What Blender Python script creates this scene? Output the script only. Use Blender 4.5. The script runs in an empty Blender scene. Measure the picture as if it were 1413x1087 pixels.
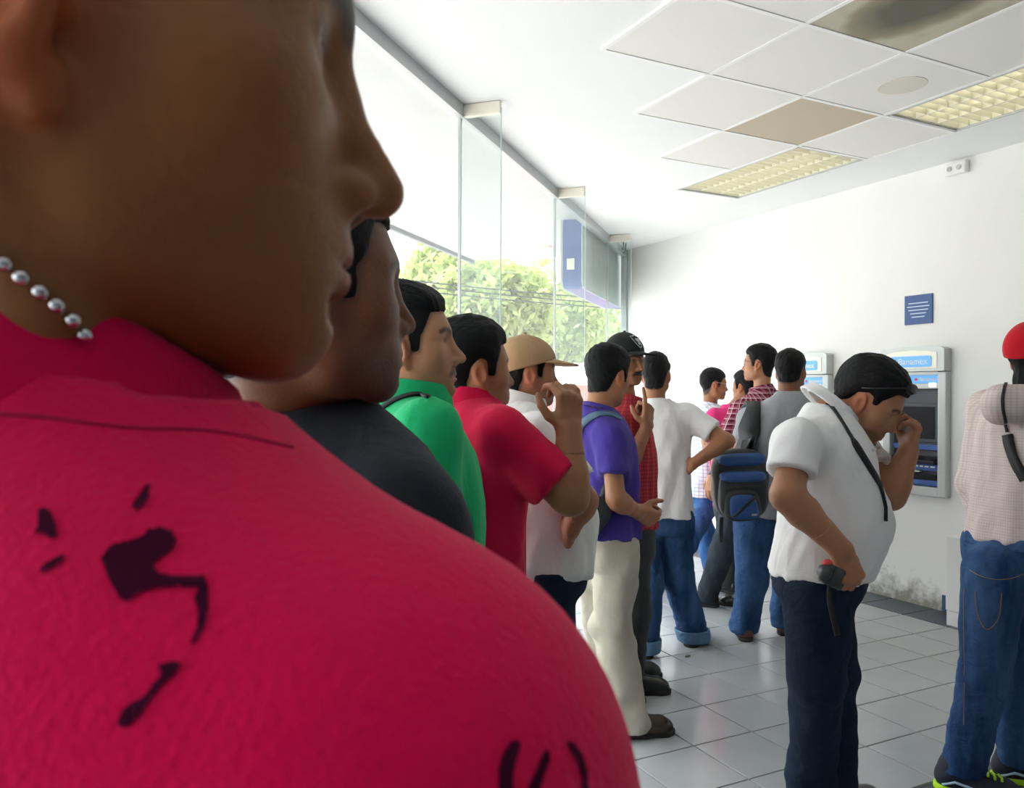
import bpy, bmesh, math, random
import numpy as np
from mathutils import Vector, Matrix
from mathutils.bvhtree import BVHTree

# ------------------------------------------------------------------ camera, light, exposure
SC = bpy.context.scene
COL = SC.collection
F, CX, CY, CAMH, ROLL = 1104.0, 706.5, 543.5, 1.45, 0.0045
TH = math.radians(26.75)
FW = np.array([math.sin(TH), math.cos(TH), 0.0])
RT = np.array([math.cos(TH), -math.sin(TH), 0.0])
UP = np.array([0.0, 0.0, 1.0])
CAM = np.array([0.0, 0.0, CAMH])

cd = bpy.data.cameras.new('camera')
cam = bpy.data.objects.new('camera', cd)
COL.objects.link(cam)
cd.sensor_width = 36.0
cd.lens = 36.0 * F / 1413.0
cd.clip_start = 0.02
cd.clip_end = 300
cd.dof.use_dof = True
cd.dof.focus_distance = 2.6
cd.dof.aperture_fstop = 19.0
_r = RT + ROLL * UP
_u = UP - ROLL * RT
cam.matrix_world = Matrix(((_r[0], _u[0], -FW[0], CAM[0]), (_r[1], _u[1], -FW[1], CAM[1]), (_r[2], _u[2], -FW[2], CAM[2]), (0, 0, 0, 1)))
SC.camera = cam

SC.view_settings.view_transform = 'Standard'
SC.view_settings.look = 'None'
SC.view_settings.gamma = 1.0
SC.view_settings.use_curve_mapping = False
SC.view_settings.exposure = 0.0
SC.cycles.max_bounces = 10
SC.cycles.diffuse_bounces = 6
SC.cycles.transparent_max_bounces = 24
SC.cycles.use_denoising = True
SC.cycles.sample_clamp_indirect = 6.0

world = bpy.data.worlds.new('world')
SC.world = world
world.use_nodes = True
_nt = world.node_tree
_sky = _nt.nodes.new('ShaderNodeTexSky')
_sky.sky_type = 'NISHITA'
_sky.sun_disc = False
_sky.sun_elevation = math.radians(62)
_sky.sun_rotation = math.radians(320)
_sky.dust_density = 4.0
_sky.air_density = 1.2
_hs = _nt.nodes.new('ShaderNodeHueSaturation')
_hs.inputs['Saturation'].default_value = 0.35
_nt.links.new(_sky.outputs[0], _hs.inputs['Color'])
_nt.links.new(_hs.outputs[0], _nt.nodes['Background'].inputs[0])
_nt.nodes['Background'].inputs[1].default_value = 1.0

_sl = bpy.data.lights.new('sun', 'SUN')
_sl.energy = 5.5
_sl.angle = math.radians(0.6)
_sl.color = (1.0, 0.96, 0.9)
sun = bpy.data.objects.new('sun', _sl)
COL.objects.link(sun)
sun.rotation_euler = Vector((0.24, -0.30, -1.0)).to_track_quat('-Z', 'Y').to_euler()

TUBE_POWER = 3.0

# ------------------------------------------------------------------ helpers
def V(a):
    return np.asarray(a, float)

def W(u, v, d):
    """world point seen at photo pixel (u, v) at depth d"""
    du = u - CX + ROLL * (v - CY)
    dv = v - CY - ROLL * (u - CX)
    return CAM + d * FW + (du / F * d) * RT - (dv / F * d) * UP

def G(u, v, z=0.0):
    du = u - CX + ROLL * (v - CY)
    dv = v - CY - ROLL * (u - CX)
    d = F * (CAMH - z) / dv
    return W(u, v, d)

def unit(a):
    a = V(a)
    return a / (np.linalg.norm(a) + 1e-12)

def ang(deg):
    t = math.radians(deg)
    return FW * math.cos(t) + RT * math.sin(t)

def angR(deg):
    return ang(deg + 90)

def link(o, parent=None):
    COL.objects.link(o)
    if parent is not None:
        o.parent = parent
    return o

def tag(o, label, cat, group=None):
    o['label'] = label
    o['category'] = cat
    if group:
        o['group'] = group
    return o

def structure(o):
    o['kind'] = 'structure'
    return o

def empty(name, loc, rotz=0.0):
    o = bpy.data.objects.new(name, None)
    o.empty_display_size = 0.1
    o.location = Vector(loc)
    o.rotation_euler = (0, 0, rotz)
    return link(o)

def obj(name, verts, faces, mat, parent=None, smooth=False, frame=None, cols=None):
    """one mesh object; verts in world, or moved into the parent's frame (origin, rotz)"""
    verts = np.asarray(verts, float).reshape(-1, 3)
    if frame is not None:
        o0, rz = frame
        c, s = math.cos(-rz), math.sin(-rz)
        p = verts - V(o0)
        verts = np.stack([c * p[:, 0] - s * p[:, 1], s * p[:, 0] + c * p[:, 1], p[:, 2]], 1)
    me = bpy.data.meshes.new(name)
    if isinstance(faces, np.ndarray):
        n, k = faces.shape
        me.vertices.add(len(verts))
        me.vertices.foreach_set('co', verts.astype(np.float32).ravel())
        me.loops.add(n * k)
        me.loops.foreach_set('vertex_index', faces.astype(np.int32).ravel())
        me.polygons.add(n)
        me.polygons.foreach_set('loop_start', np.arange(0, n * k, k, dtype=np.int32))
        me.polygons.foreach_set('loop_total', np.full(n, k, dtype=np.int32))
        me.update(calc_edges=True)
    else:
        me.from_pydata([tuple(v) for v in verts], [], [tuple(f) for f in faces])
        me.update()
    if smooth:
        me.polygons.foreach_set('use_smooth', np.ones(len(me.polygons), dtype=bool))
    if cols is not None:
        at = me.color_attributes.new('col', 'FLOAT_COLOR', 'POINT')
        c4 = np.ones((len(verts), 4), np.float32)
        c4[:, :3] = cols
        at.data.foreach_set('color', c4.ravel())
    me.materials.append(mat)
    o = bpy.data.objects.new(name, me)
    return link(o, parent)

class MB:
    """collects boxes, tubes and so on, and links them as one mesh"""
    def __init__(s):
        s.v = []
        s.f = []
    def add(s, v, f):
        n = len(s.v)
        s.v += [tuple(map(float, p)) for p in v]
        s.f += [tuple(i + n for i in q) for q in f]
        return s
    def box(s, c, e, ax=None, bev=0.0):
        """box centred c, half sizes e, axes rows ax; optional chamfer"""
        c, e = V(c), V(e)
        ax = np.eye(3) if ax is None else V(ax)
        if bev <= 0:
            P = [c + sx * e[0] * ax[0] + sy * e[1] * ax[1] + sz * e[2] * ax[2] for sx in (-1, 1) for sy in (-1, 1) for sz in (-1, 1)]
            return s.add(P, [(0, 1, 3, 2), (4, 6, 7, 5), (0, 4, 5, 1), (2, 3, 7, 6), (0, 2, 6, 4), (1, 5, 7, 3)])
        bm = bmesh.new()
        bmesh.ops.create_cube(bm, size=1.0)
        for q in bm.verts:
            q.co = Vector((q.co.x * 2 * e[0], q.co.y * 2 * e[1], q.co.z * 2 * e[2]))
        bmesh.ops.bevel(bm, geom=bm.edges[:], offset=bev, segments=2, affect='EDGES', profile=0.5)
        bm.verts.index_update()
        P = [c + q.co.x * ax[0] + q.co.y * ax[1] + q.co.z * ax[2] for q in bm.verts]
        Q = [[q.index for q in g.verts] for g in bm.faces]
        bm.free()
        return s.add(P, Q)
    def tube(s, pts, r, n=8, caps=True):
        pts = [V(p) for p in pts]
        r = [r] * len(pts) if np.isscalar(r) else r
        ring = []
        prev = None
        V0 = len(s.v)
        P, Q = [], []
        for i, p in enumerate(pts):
            t = unit(pts[min(i + 1, len(pts) - 1)] - pts[max(i - 1, 0)])
            if prev is None:
                prev = unit(np.cross(t, UP if abs(t[2]) < .9 else RT))
            a = unit(prev - t * np.dot(prev, t))
            prev = a
            b = np.cross(t, a)
            for k in range(n):
                w = 2 * math.pi * k / n
                P.append(p + r[i] * (math.cos(w) * a + math.sin(w) * b))
        m = len(pts)
        for i in range(m - 1):
            for k in range(n):
                k2 = (k + 1) % n
                Q.append((i * n + k, i * n + k2, (i + 1) * n + k2, (i + 1) * n + k))
        if caps:
            Q.append(tuple(range(n))[::-1])
            Q.append(tuple((m - 1) * n + k for k in range(n)))
        return s.add(P, Q)
    def prism(s, poly, a, b, o, n):
        """2D outline poly in axes a, b at o, extruded along n"""
        o, a, b, n = V(o), V(a), V(b), V(n)
        k = len(poly)
        P = [o + x * a + y * b for x, y in poly] + [o + x * a + y * b + n for x, y in poly]
        Q = [tuple(range(k)), tuple(range(2 * k - 1, k - 1, -1))] + [(i, i + k, (i + 1) % k + k, (i + 1) % k) for i in range(k)]
        return s.add(P, Q)
    def ribbon(s, pts, nor, w, t):
        """flat strap along pts lying with normals nor"""
        pts = [V(p) for p in pts]
        m = len(pts)
        P, Q = [], []
        ws = [w] * m if np.isscalar(w) else w
        for i, p in enumerate(pts):
            d = unit(pts[min(i + 1, m - 1)] - pts[max(i - 1, 0)])
            n = unit(nor[i])
            b = unit(np.cross(d, n))
            n = np.cross(b, d)
            h = ws[i] / 2
            P += [p - b * h, p + b * h, p + b * h + n * t, p - b * h + n * t]
        for i in range(m - 1):
            for k in range(4):
                k2 = (k + 1) % 4
                Q.append((4 * i + k, 4 * i + k2, 4 * i + 4 + k2, 4 * i + 4 + k))
        Q += [(3, 2, 1, 0), tuple(4 * (m - 1) + k for k in range(4))]
        return s.add(P, Q)
    def sphere(s, c, r, n=10, m=7, ax=None):
        c = V(c)
        r = V([r] * 3 if np.isscalar(r) else r)
        ax = np.eye(3) if ax is None else V(ax)
        P, Q = [], []
        for i in range(1, m):
            a = math.pi * i / m
            for k in range(n):
                w = 2 * math.pi * k / n
                q = (math.sin(a) * math.cos(w) * r[0], math.sin(a) * math.sin(w) * r[1], math.cos(a) * r[2])
                P.append(c + q[0] * ax[0] + q[1] * ax[1] + q[2] * ax[2])
        P += [c + r[2] * ax[2], c - r[2] * ax[2]]
        T, B = len(P) - 2, len(P) - 1
        for i in range(m - 2):
            for k in range(n):
                k2 = (k + 1) % n
                Q.append((i * n + k, (i + 1) * n + k, (i + 1) * n + k2, i * n + k2))
        for k in range(n):
            k2 = (k + 1) % n
            Q.append((T, k, k2))
            Q.append((B, (m - 2) * n + k2, (m - 2) * n + k))
        return s.add(P, Q)
    def build(s, name, mat, parent=None, smooth=False, frame=None):
        return obj(name, s.v, s.f, mat, parent, smooth, frame)

# ------------------------------------------------------------------ materials
def mat(name, col, rough=0.6, metal=0.0, bump=0.0, bscale=60.0, var=0.0, vscale=4.0, spec=0.5, emit=None, sheen=0.0):
    m = bpy.data.materials.new(name)
    m.use_nodes = True
    nt = m.node_tree
    p = nt.nodes['Principled BSDF']
    p.inputs['Base Color'].default_value = (*col, 1)
    p.inputs['Roughness'].default_value = rough
    p.inputs['Metallic'].default_value = metal
    p.inputs['Specular IOR Level'].default_value = spec
    if sheen:
        p.inputs['Sheen Weight'].default_value = sheen
    if emit:
        p.inputs['Emission Color'].default_value = (*emit[:3], 1)
        p.inputs['Emission Strength'].default_value = emit[3]
    tc = nt.nodes.new('ShaderNodeTexCoord')
    if var:
        n = nt.nodes.new('ShaderNodeTexNoise')
        n.inputs['Scale'].default_value = vscale
        n.inputs['Detail'].default_value = 5
        nt.links.new(tc.outputs['Object'], n.inputs['Vector'])
        r = nt.nodes.new('ShaderNodeValToRGB')
        r.color_ramp.elements[0].position = .3
        r.color_ramp.elements[1].position = .7
        r.color_ramp.elements[0].color = (*[c * (1 - var) for c in col], 1)
        r.color_ramp.elements[1].color = (*[min(1, c * (1 + var)) for c in col], 1)
        nt.links.new(n.outputs['Fac'], r.inputs['Fac'])
        nt.links.new(r.outputs['Color'], p.inputs['Base Color'])
    if bump:
        n = nt.nodes.new('ShaderNodeTexNoise')
        n.inputs['Scale'].default_value = bscale
        n.inputs['Detail'].default_value = 3
        nt.links.new(tc.outputs['Object'], n.inputs['Vector'])
        b = nt.nodes.new('ShaderNodeBump')
        b.inputs['Strength'].default_value = bump
        b.inputs['Distance'].default_value = 0.004
        nt.links.new(n.outputs['Fac'], b.inputs['Height'])
        nt.links.new(b.outputs['Normal'], p.inputs['Normal'])
    return m

def nodes(m):
    return m.node_tree, m.node_tree.nodes['Principled BSDF']

def lin(r, g, b):
    f = lambda x: (x / 255 / 12.92) if x / 255 <= .04045 else ((x / 255 + .055) / 1.055) ** 2.4
    return (f(r), f(g), f(b))

def wrinkles(m, scale=(11, 11, 5), strength=.5, dist=.012):
    nt, p = nodes(m)
    tc = nt.nodes.new('ShaderNodeTexCoord')
    mp = nt.nodes.new('ShaderNodeMapping')
    mp.inputs['Scale'].default_value = scale
    mp.inputs['Rotation'].default_value = (.25, .3, 0)
    n = nt.nodes.new('ShaderNodeTexNoise')
    n.inputs['Scale'].default_value = 1.0
    n.inputs['Detail'].default_value = 2.5
    n.inputs['Roughness'].default_value = .45
    n.inputs['Distortion'].default_value = 1.6
    b = nt.nodes.new('ShaderNodeBump')
    b.inputs['Strength'].default_value = strength
    b.inputs['Distance'].default_value = dist
    nt.links.new(tc.outputs['Object'], mp.inputs['Vector'])
    nt.links.new(mp.outputs[0], n.inputs['Vector'])
    nt.links.new(n.outputs['Fac'], b.inputs['Height'])
    if p.inputs['Normal'].links:
        nt.links.new(p.inputs['Normal'].links[0].from_socket, b.inputs['Normal'])
    nt.links.new(b.outputs['Normal'], p.inputs['Normal'])
    return m

def cloth(name, col, var=.06, fold=.5):
    return wrinkles(mat(name, col, .9, bump=.25, bscale=420, var=var, vscale=9, spec=.15, sheen=.08), strength=fold)

def denim(name, col, fade):
    m = mat(name, col, .9, bump=.3, bscale=500, spec=.1)
    nt, p = nodes(m)
    tc = nt.nodes.new('ShaderNodeTexCoord')
    mp = nt.nodes.new('ShaderNodeMapping')
    mp.inputs['Scale'].default_value = (9, 9, 2.2)
    n = nt.nodes.new('ShaderNodeTexNoise')
    n.inputs['Scale'].default_value = 1.0
    n.inputs['Detail'].default_value = 6
    n.inputs['Roughness'].default_value = .65
    r = nt.nodes.new('ShaderNodeValToRGB')
    r.color_ramp.elements[0].position = .35
    r.color_ramp.elements[1].position = .72
    r.color_ramp.elements[0].color = (*col, 1)
    r.color_ramp.elements[1].color = (*fade, 1)
    nt.links.new(tc.outputs['Object'], mp.inputs['Vector'])
    nt.links.new(mp.outputs[0], n.inputs['Vector'])
    nt.links.new(n.outputs['Fac'], r.inputs['Fac'])
    nt.links.new(r.outputs['Color'], p.inputs['Base Color'])
    return wrinkles(m, (12, 12, 14), .75, .014)

def plaid(name, base, stripes, rough=.9):
    """stripes: (axis 'h' or 'v', period, width fraction, colour, strength); h bands run round the body, v lines run down it"""
    m = mat(name, base, rough, spec=.15)
    nt, p = nodes(m)
    tc = nt.nodes.new('ShaderNodeTexCoord')
    sp = nt.nodes.new('ShaderNodeSeparateXYZ')
    nt.links.new(tc.outputs['Object'], sp.inputs[0])
    add = nt.nodes.new('ShaderNodeMath')
    add.operation = 'MULTIPLY'
    add.inputs[1].default_value = .15
    at = nt.nodes.new('ShaderNodeMath')
    at.operation = 'ARCTAN2'
    nt.links.new(sp.outputs['X'], at.inputs[0])
    nt.links.new(sp.outputs['Y'], at.inputs[1])
    nt.links.new(at.outputs[0], add.inputs[0])
    cur = None
    for ax, per, wid, colr, st in stripes:
        dv = nt.nodes.new('ShaderNodeMath')
        dv.operation = 'DIVIDE'
        dv.inputs[1].default_value = per
        nt.links.new(sp.outputs['Z'] if ax == 'h' else add.outputs[0], dv.inputs[0])
        fr = nt.nodes.new('ShaderNodeMath')
        fr.operation = 'FRACT'
        nt.links.new(dv.outputs[0], fr.inputs[0])
        lt = nt.nodes.new('ShaderNodeMath')
        lt.operation = 'LESS_THAN'
        lt.inputs[1].default_value = wid
        nt.links.new(fr.outputs[0], lt.inputs[0])
        ml = nt.nodes.new('ShaderNodeMath')
        ml.operation = 'MULTIPLY'
        ml.inputs[1].default_value = st
        nt.links.new(lt.outputs[0], ml.inputs[0])
        mx = nt.nodes.new('ShaderNodeMix')
        mx.data_type = 'RGBA'
        nt.links.new(ml.outputs[0], mx.inputs[0])
        if cur is None:
            mx.inputs[6].default_value = (*base, 1)
        else:
            nt.links.new(cur, mx.inputs[6])
        mx.inputs[7].default_value = (*colr, 1)
        cur = mx.outputs[2]
    nt.links.new(cur, p.inputs['Base Color'])
    return wrinkles(m)

def vcol(name, rough=.55, spec=.4, bump=.0, bscale=300, sss=0.0):
    m = mat(name, (.5, .5, .5), rough, bump=bump, bscale=bscale, spec=spec)
    nt, p = nodes(m)
    a = nt.nodes.new('ShaderNodeVertexColor')
    a.layer_name = 'col'
    nt.links.new(a.outputs['Color'], p.inputs['Base Color'])
    return m

def text_mesh(name, body, size, o, a, b, mt, parent=None, depth=.0008, align='CENTER'):
    """flat lettering at o along a, upright along b"""
    cu = bpy.data.curves.new(name, 'FONT')
    cu.body = body
    cu.size = size
    cu.align_x = align
    cu.align_y = 'CENTER'
    cu.extrude = depth
    tmp = bpy.data.objects.new(name, cu)
    COL.objects.link(tmp)
    dg = bpy.context.evaluated_depsgraph_get()
    me = bpy.data.meshes.new_from_object(tmp.evaluated_get(dg))
    COL.objects.unlink(tmp)
    bpy.data.objects.remove(tmp)
    a, b = V(a), V(b)
    n = np.cross(a, b)
    for q in me.vertices:
        w = V(o) + q.co.x * a + q.co.y * b + q.co.z * n
        q.co = Vector(w)
    me.materials.clear()
    me.materials.append(mt)
    me.name = name
    t = bpy.data.objects.new(name, me)
    return link(t, parent)

# ------------------------------------------------------------------ distance-field modelling
def smin(a, b, k):
    if k <= 0:
        return np.minimum(a, b)
    h = np.maximum(k - np.abs(a - b), 0.0) / k
    return np.minimum(a, b) - h * h * k * .25

def smax(a, b, k):
    return -smin(-a, -b, k)

def rcone(P, a, b, ra, rb):
    a, b = V(a), V(b)
    ba = b - a
    t = np.clip((P - a) @ ba / (ba @ ba + 1e-12), 0, 1)
    q = P - a - t[:, None] * ba
    return np.sqrt((q * q).sum(1)) - (ra + (rb - ra) * t)

def ell(P, c, r, R=None):
    q = P - V(c)
    if R is not None:
        q = q @ R
    r = V(r)
    k0 = np.sqrt(((q / r) ** 2).sum(1))
    k1 = np.sqrt(((q / (r * r)) ** 2).sum(1)) + 1e-9
    return np.where(k0 < .05, -r.min(), k0 * (k0 - 1) / k1)

def half(P, o, n):
    return (P - V(o)) @ unit(n)

def chain(P, pts, rad, k=.01):
    d = None
    for i in range(len(pts) - 1):
        e = rcone(P, pts[i], pts[i + 1], rad[i], rad[i + 1])
        d = e if d is None else smin(d, e, k)
    return d

def poly2d(x, y, poly):
    """signed distance to a closed 2D polygon, negative inside"""
    n = len(poly)
    d = np.full(x.shape, 1e9)
    s = np.ones(x.shape)
    for i in range(n):
        ax, ay = poly[i]
        bx, by = poly[i - 1]
        ex, ey = bx - ax, by - ay
        wx, wy = x - ax, y - ay
        t = np.clip((wx * ex + wy * ey) / (ex * ex + ey * ey + 1e-12), 0, 1)
        dx, dy = wx - ex * t, wy - ey * t
        d = np.minimum(d, dx * dx + dy * dy)
        c1, c2, c3 = y >= ay, y < by, ex * wy > ey * wx
        flip = (c1 & c2 & c3) | (~c1 & ~c2 & ~c3)
        s = np.where(flip, -s, s)
    return s * np.sqrt(d)

def folds(P, amp, f=60.0, seed=0, ax=(1, 1, .6)):
    rng = np.random.RandomState(seed)
    Q = P * V(ax)
    o = np.zeros(len(P))
    for i in range(4):
        k = rng.normal(size=3)
        k = k / np.linalg.norm(k) * f * (.6 + .5 * i)
        w = rng.normal(size=3)
        w = w / np.linalg.norm(w) * f * .35
        o += np.sin(Q @ k + 1.6 * np.sin(Q @ w + rng.rand() * 6) + rng.rand() * 6) / (1 + .5 * i)
    return o * amp / 2.2

def polygonize(f, lo, hi, h):
    B = 8
    lo, hi = V(lo), V(hi)
    nb = np.maximum(1, np.ceil((hi - lo) / h / B).astype(int))
    n = nb * B + 1
    g = np.stack(np.meshgrid(*[np.arange(k) for k in nb], indexing='ij'), -1).reshape(-1, 3)
    fc = f(lo + (g * B + B / 2) * h)
    keep = (np.abs(fc) < B * h * .87 * 1.55 + h).reshape(nb)
    rep = lambda A: A.repeat(B, 0).repeat(B, 1).repeat(B, 2)
    val = np.ones(n, np.float32)
    val[:-1, :-1, :-1] = rep(np.where(fc < 0, -1.0, 1.0).reshape(nb))
    msk = np.zeros(n, bool)
    msk[:-1, :-1, :-1] = rep(keep)
    for a in range(3):
        m2 = np.moveaxis(msk, a, 0)
        m2[1:] |= m2[:-1].copy()
    ii = np.argwhere(msk)
    out = np.empty(len(ii), np.float32)
    for s in range(0, len(ii), 400000):
        out[s:s + 400000] = f(lo + ii[s:s + 400000] * h)
    val[msk] = out
    S = val < 0
    sub = lambda A, c: A[c[0]:n[0] - 1 + c[0], c[1]:n[1] - 1 + c[1], c[2]:n[2] - 1 + c[2]]
    CN = [(i, j, k) for i in (0, 1) for j in (0, 1) for k in (0, 1)]
    cnt = sum(sub(S, c).astype(np.int8) for c in CN)
    ci = np.argwhere((cnt > 0) & (cnt < 8))
    if len(ci) == 0:
        return np.zeros((0, 3)), np.zeros((0, 4), int)
    cv = np.stack([val[ci[:, 0] + c[0], ci[:, 1] + c[1], ci[:, 2] + c[2]] for c in CN], 1)
    acc = np.zeros((len(ci), 3))
    num = np.zeros(len(ci))
    for x in range(8):
        for y in range(x + 1, 8):
            a, b = V(CN[x]), V(CN[y])
            if np.abs(a - b).sum() != 1:
                continue
            va, vb = cv[:, x], cv[:, y]
            m = (va < 0) != (vb < 0)
            t = np.where(m, va / np.where(m, va - vb, 1), 0)
            acc += np.where(m[:, None], a + t[:, None] * (b - a), 0)
            num += m
    verts = lo + (ci + acc / num[:, None]) * h
    idx = np.full(n - 1, -1, np.int32)
    idx[ci[:, 0], ci[:, 1], ci[:, 2]] = np.arange(len(ci))
    quads = []
    for a in range(3):
        b, c = (a + 1) % 3, (a + 2) % 3
        s0 = np.take(S, range(0, n[a] - 1), a)
        s1 = np.take(S, range(1, n[a]), a)
        e = np.argwhere(s0 != s1)
        e = e[(e[:, b] > 0) & (e[:, c] > 0) & (e[:, b] < n[b] - 1) & (e[:, c] < n[c] - 1)]
        if len(e) == 0:
            continue
        sg = s0[e[:, 0], e[:, 1], e[:, 2]]
        def cell(db, dc):
            q = e.copy()
            q[:, b] -= db
            q[:, c] -= dc
            return idx[q[:, 0], q[:, 1], q[:, 2]]
        q = np.stack([cell(1, 1), cell(0, 1), cell(0, 0), cell(1, 0)], 1)
        q[~sg] = q[~sg][:, ::-1]
        quads.append(q)
    q = np.concatenate(quads)
    q = q[(q >= 0).all(1)]
    return verts, q

BV = {}
def sdf_obj(name, f, lo, hi, h, mt, parent, frame, colfn=None, key=None):
    v, q = polygonize(f, lo, hi, h)
    o = obj(name, v, q, mt, parent, True, frame, None if colfn is None else colfn(v))
    if key:
        BV[key] = (v, q)
    return o

def bvh(*keys):
    vs, fs, n = [], [], 0
    for k in keys:
        v, q = BV[k]
        vs.append(v)
        fs.append(q + n)
        n += len(v)
    v = np.concatenate(vs)
    q = np.concatenate(fs)
    return BVHTree.FromPolygons([Vector(p) for p in v], [tuple(int(i) for i in t) for t in q])

def hit(tree, u, v):
    p = W(u, v, 1.0) - CAM
    co, no, _, dist = tree.ray_cast(Vector(CAM), Vector(unit(p)))
    if co is None:
        return None
    return V(co), V(no)

def densify(pts, n=6):
    """smooth curve through points of any dimension"""
    pts = V(pts)
    out = []
    m = len(pts)
    for i in range(m - 1):
        p0, p1, p2, p3 = pts[max(i - 1, 0)], pts[i], pts[i + 1], pts[min(i + 2, m - 1)]
        for k in range(n):
            t = k / n
            out.append(.5 * (2 * p1 + (p2 - p0) * t + (2 * p0 - 5 * p1 + 4 * p2 - p3) * t * t + (3 * p1 - p0 - 3 * p2 + p3) * t ** 3))
    out.append(pts[-1])
    return np.array(out)

def laid(tree, pix, n=5, off=.001):
    """points and normals of a strap that lies on a surface under a pixel path"""
    P, N = [], []
    for u, v in densify(pix, n):
        r = hit(tree, u, v)
        if r is not None:
            P.append(r[0] + r[1] * off)
            N.append(r[1])
    return P, N

# ------------------------------------------------------------------ people
SKIN = vcol('skin', .5, .35, bump=.12, bscale=260)
EYEM = vcol('eye_surface', .12, .6)

def hair_material(name, col):
    m = mat(name, col, .62, bump=.7, bscale=140, spec=.14)
    nt, p = nodes(m)
    for n in nt.nodes:
        if n.type == 'TEX_NOISE':
            mp = nt.nodes.new('ShaderNodeMapping')
            mp.inputs['Scale'].default_value = (1.6, .5, .8)
            l = n.inputs['Vector'].links[0]
            nt.links.new(l.from_socket, mp.inputs['Vector'])
            nt.links.new(mp.outputs[0], n.inputs['Vector'])
    return m
HAIR = hair_material('black_hair', (.006, .006, .007))
HAIRB = hair_material('dark_brown_hair', (.012, .009, .008))

def rot_head(yaw, pitch, roll):
    """columns: the head's right, forward, up in world; yaw is right of the camera's view"""
    f0, r0 = ang(yaw), angR(yaw)
    p, r = math.radians(pitch), math.radians(roll)
    f = f0 * math.cos(p) + UP * math.sin(p)
    u = -f0 * math.sin(p) + UP * math.cos(p)
    rr = r0 * math.cos(r) - u * math.sin(r)
    uu = r0 * math.sin(r) + u * math.cos(r)
    return np.stack([rr, f, uu], 1)

def mir(P):
    Q = P.copy()
    Q[:, 0] = np.abs(Q[:, 0])
    return Q

def head_core(P, o):
    """skull and face without ears, nose and lips; head-local coordinates"""
    Q = mir(P)
    jw, fat = o.get('jaw', 1.0), o.get('fat', 0.0)
    cl = o.get('chin', 0.0)
    d = ell(Q, (0, -.012, .045), (.076, .097, .088))
    d = smin(d, ell(Q, (0, .03, -.002), (.062 + fat, .056, .072)), .03)
    d = smin(d, ell(Q, (0, .026, -.042 - cl * .4), (.052 * jw + fat, .052, .044)), .03)
    jaw = chain(Q, [(.05 * jw, -.004, -.03), (.045 * jw, .012, -.056 - cl * .5), (.016, .064, -.077 - cl)], [.018 + fat, .019 + fat, .017], .02)
    d = smin(d, jaw, .03)
    d = smin(d, ell(Q, (0, .069, -.079 - cl), (.017, .015, .016)), .02)
    d = smin(d, rcone(Q, (.012, .073, .036), (.046, .056, .034), .011, .010), .02)
    d = smin(d, ell(Q, (.044, .047, -.010), (.022 + fat, .022, .02)), .03)
    return d

def head_face(P, o):
    Q = mir(P)
    d = head_core(P, o)
    d = smax(d, -ell(Q, (.032, .092, .016), (.019, .017, .0125)), .014)
    d = smin(d, ell(Q, (.032, .0655, .018), (.0145, .0145, .0145)), .006)
    if o.get('shut'):
        d = smax(d, -ell(Q, (.032, .0795, .013), (.013, .004, .0008)), .002)
    else:
        d = smax(d, -ell(Q, (.032, .082, .0175), (.0125, .007, .0042)), .002)
    nl, nd = o.get('nose', 0.0), o.get('droop', 0.0)
    tip = (0, .0995 + nl, -.0195 - nd)
    d = smin(d, chain(Q, [(0, .073, .027), (0, .083 + nl * .4, .010), tip], [.0085, .0088, .0105], .008), .010)
    d = smin(d, ell(Q, (.0125, .087 + nl * .6, -.025 - nd * .8), (.0085, .0115, .008)), .008)
    d = smax(d, -ell(Q, (.0065, .092 + nl * .8, -.0325 - nd), (.0042, .0072, .0055)), .003)
    d = smin(d, ell(Q, (0, .062, -.052), (.034, .026, .026)), .02)
    ml = o.get('lips', 1.0)
    d = smin(d, ell(Q, (0, .0835, -.0495), (.022, .0085 * ml, .0065 * ml)), .006)
    d = smin(d, ell(Q, (0, .0825, -.0605), (.019, .0085 * ml, .0065 * ml)), .006)
    d = smax(d, -ell(Q, (0, .094, -.0548), (.0235, .010, .0009)), .003)
    d = smax(d, -ell(Q, (0, .086, -.0705), (.02, .006, .005)), .008)
    # ears
    R = np.array(Matrix.Rotation(math.radians(-22), 3, 'Z') @ Matrix.Rotation(math.radians(10), 3, 'X'))
    c = V((.0765, -.010, .003))
    e = ell(Q, c, (.0085, .0185, .031), R)
    e = smin(e, ell(Q, (.0735, .002, -.026), (.006, .008, .010)), .006)
    e = smax(e, -ell(Q, c + V((.0075, .001, -.001)), (.006, .0095, .017), R), .005)
    e = smin(e, ell(Q, (.0745, .006, -.004), (.004, .004, .006)), .004)
    return smin(d, e, .005)

BROW = [(.013, .0335), (.024, .0385), (.037, .0385), (.05, .033)]
HAIR_SHORT = [(.2, .24), (-.24, .24), (-.24, -.07), (-.07, -.072), (-.045, -.06), (-.034, -.02), (-.027, .022), (-.006, .041), (.010, .034), (.013, -.004), (.031, -.003), (.037, .028), (.046, .046), (.058, .074), (.2, .083)]
HAIR_FADE = [(.2, .24), (-.24, .24), (-.24, -.05), (-.08, -.055), (-.045, -.035), (-.036, -.01), (-.028, .026), (-.006, .042), (.010, .034), (.016, .012), (.03, .012), (.038, .036), (.05, .052), (.062, .07), (.2, .078)]

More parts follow.
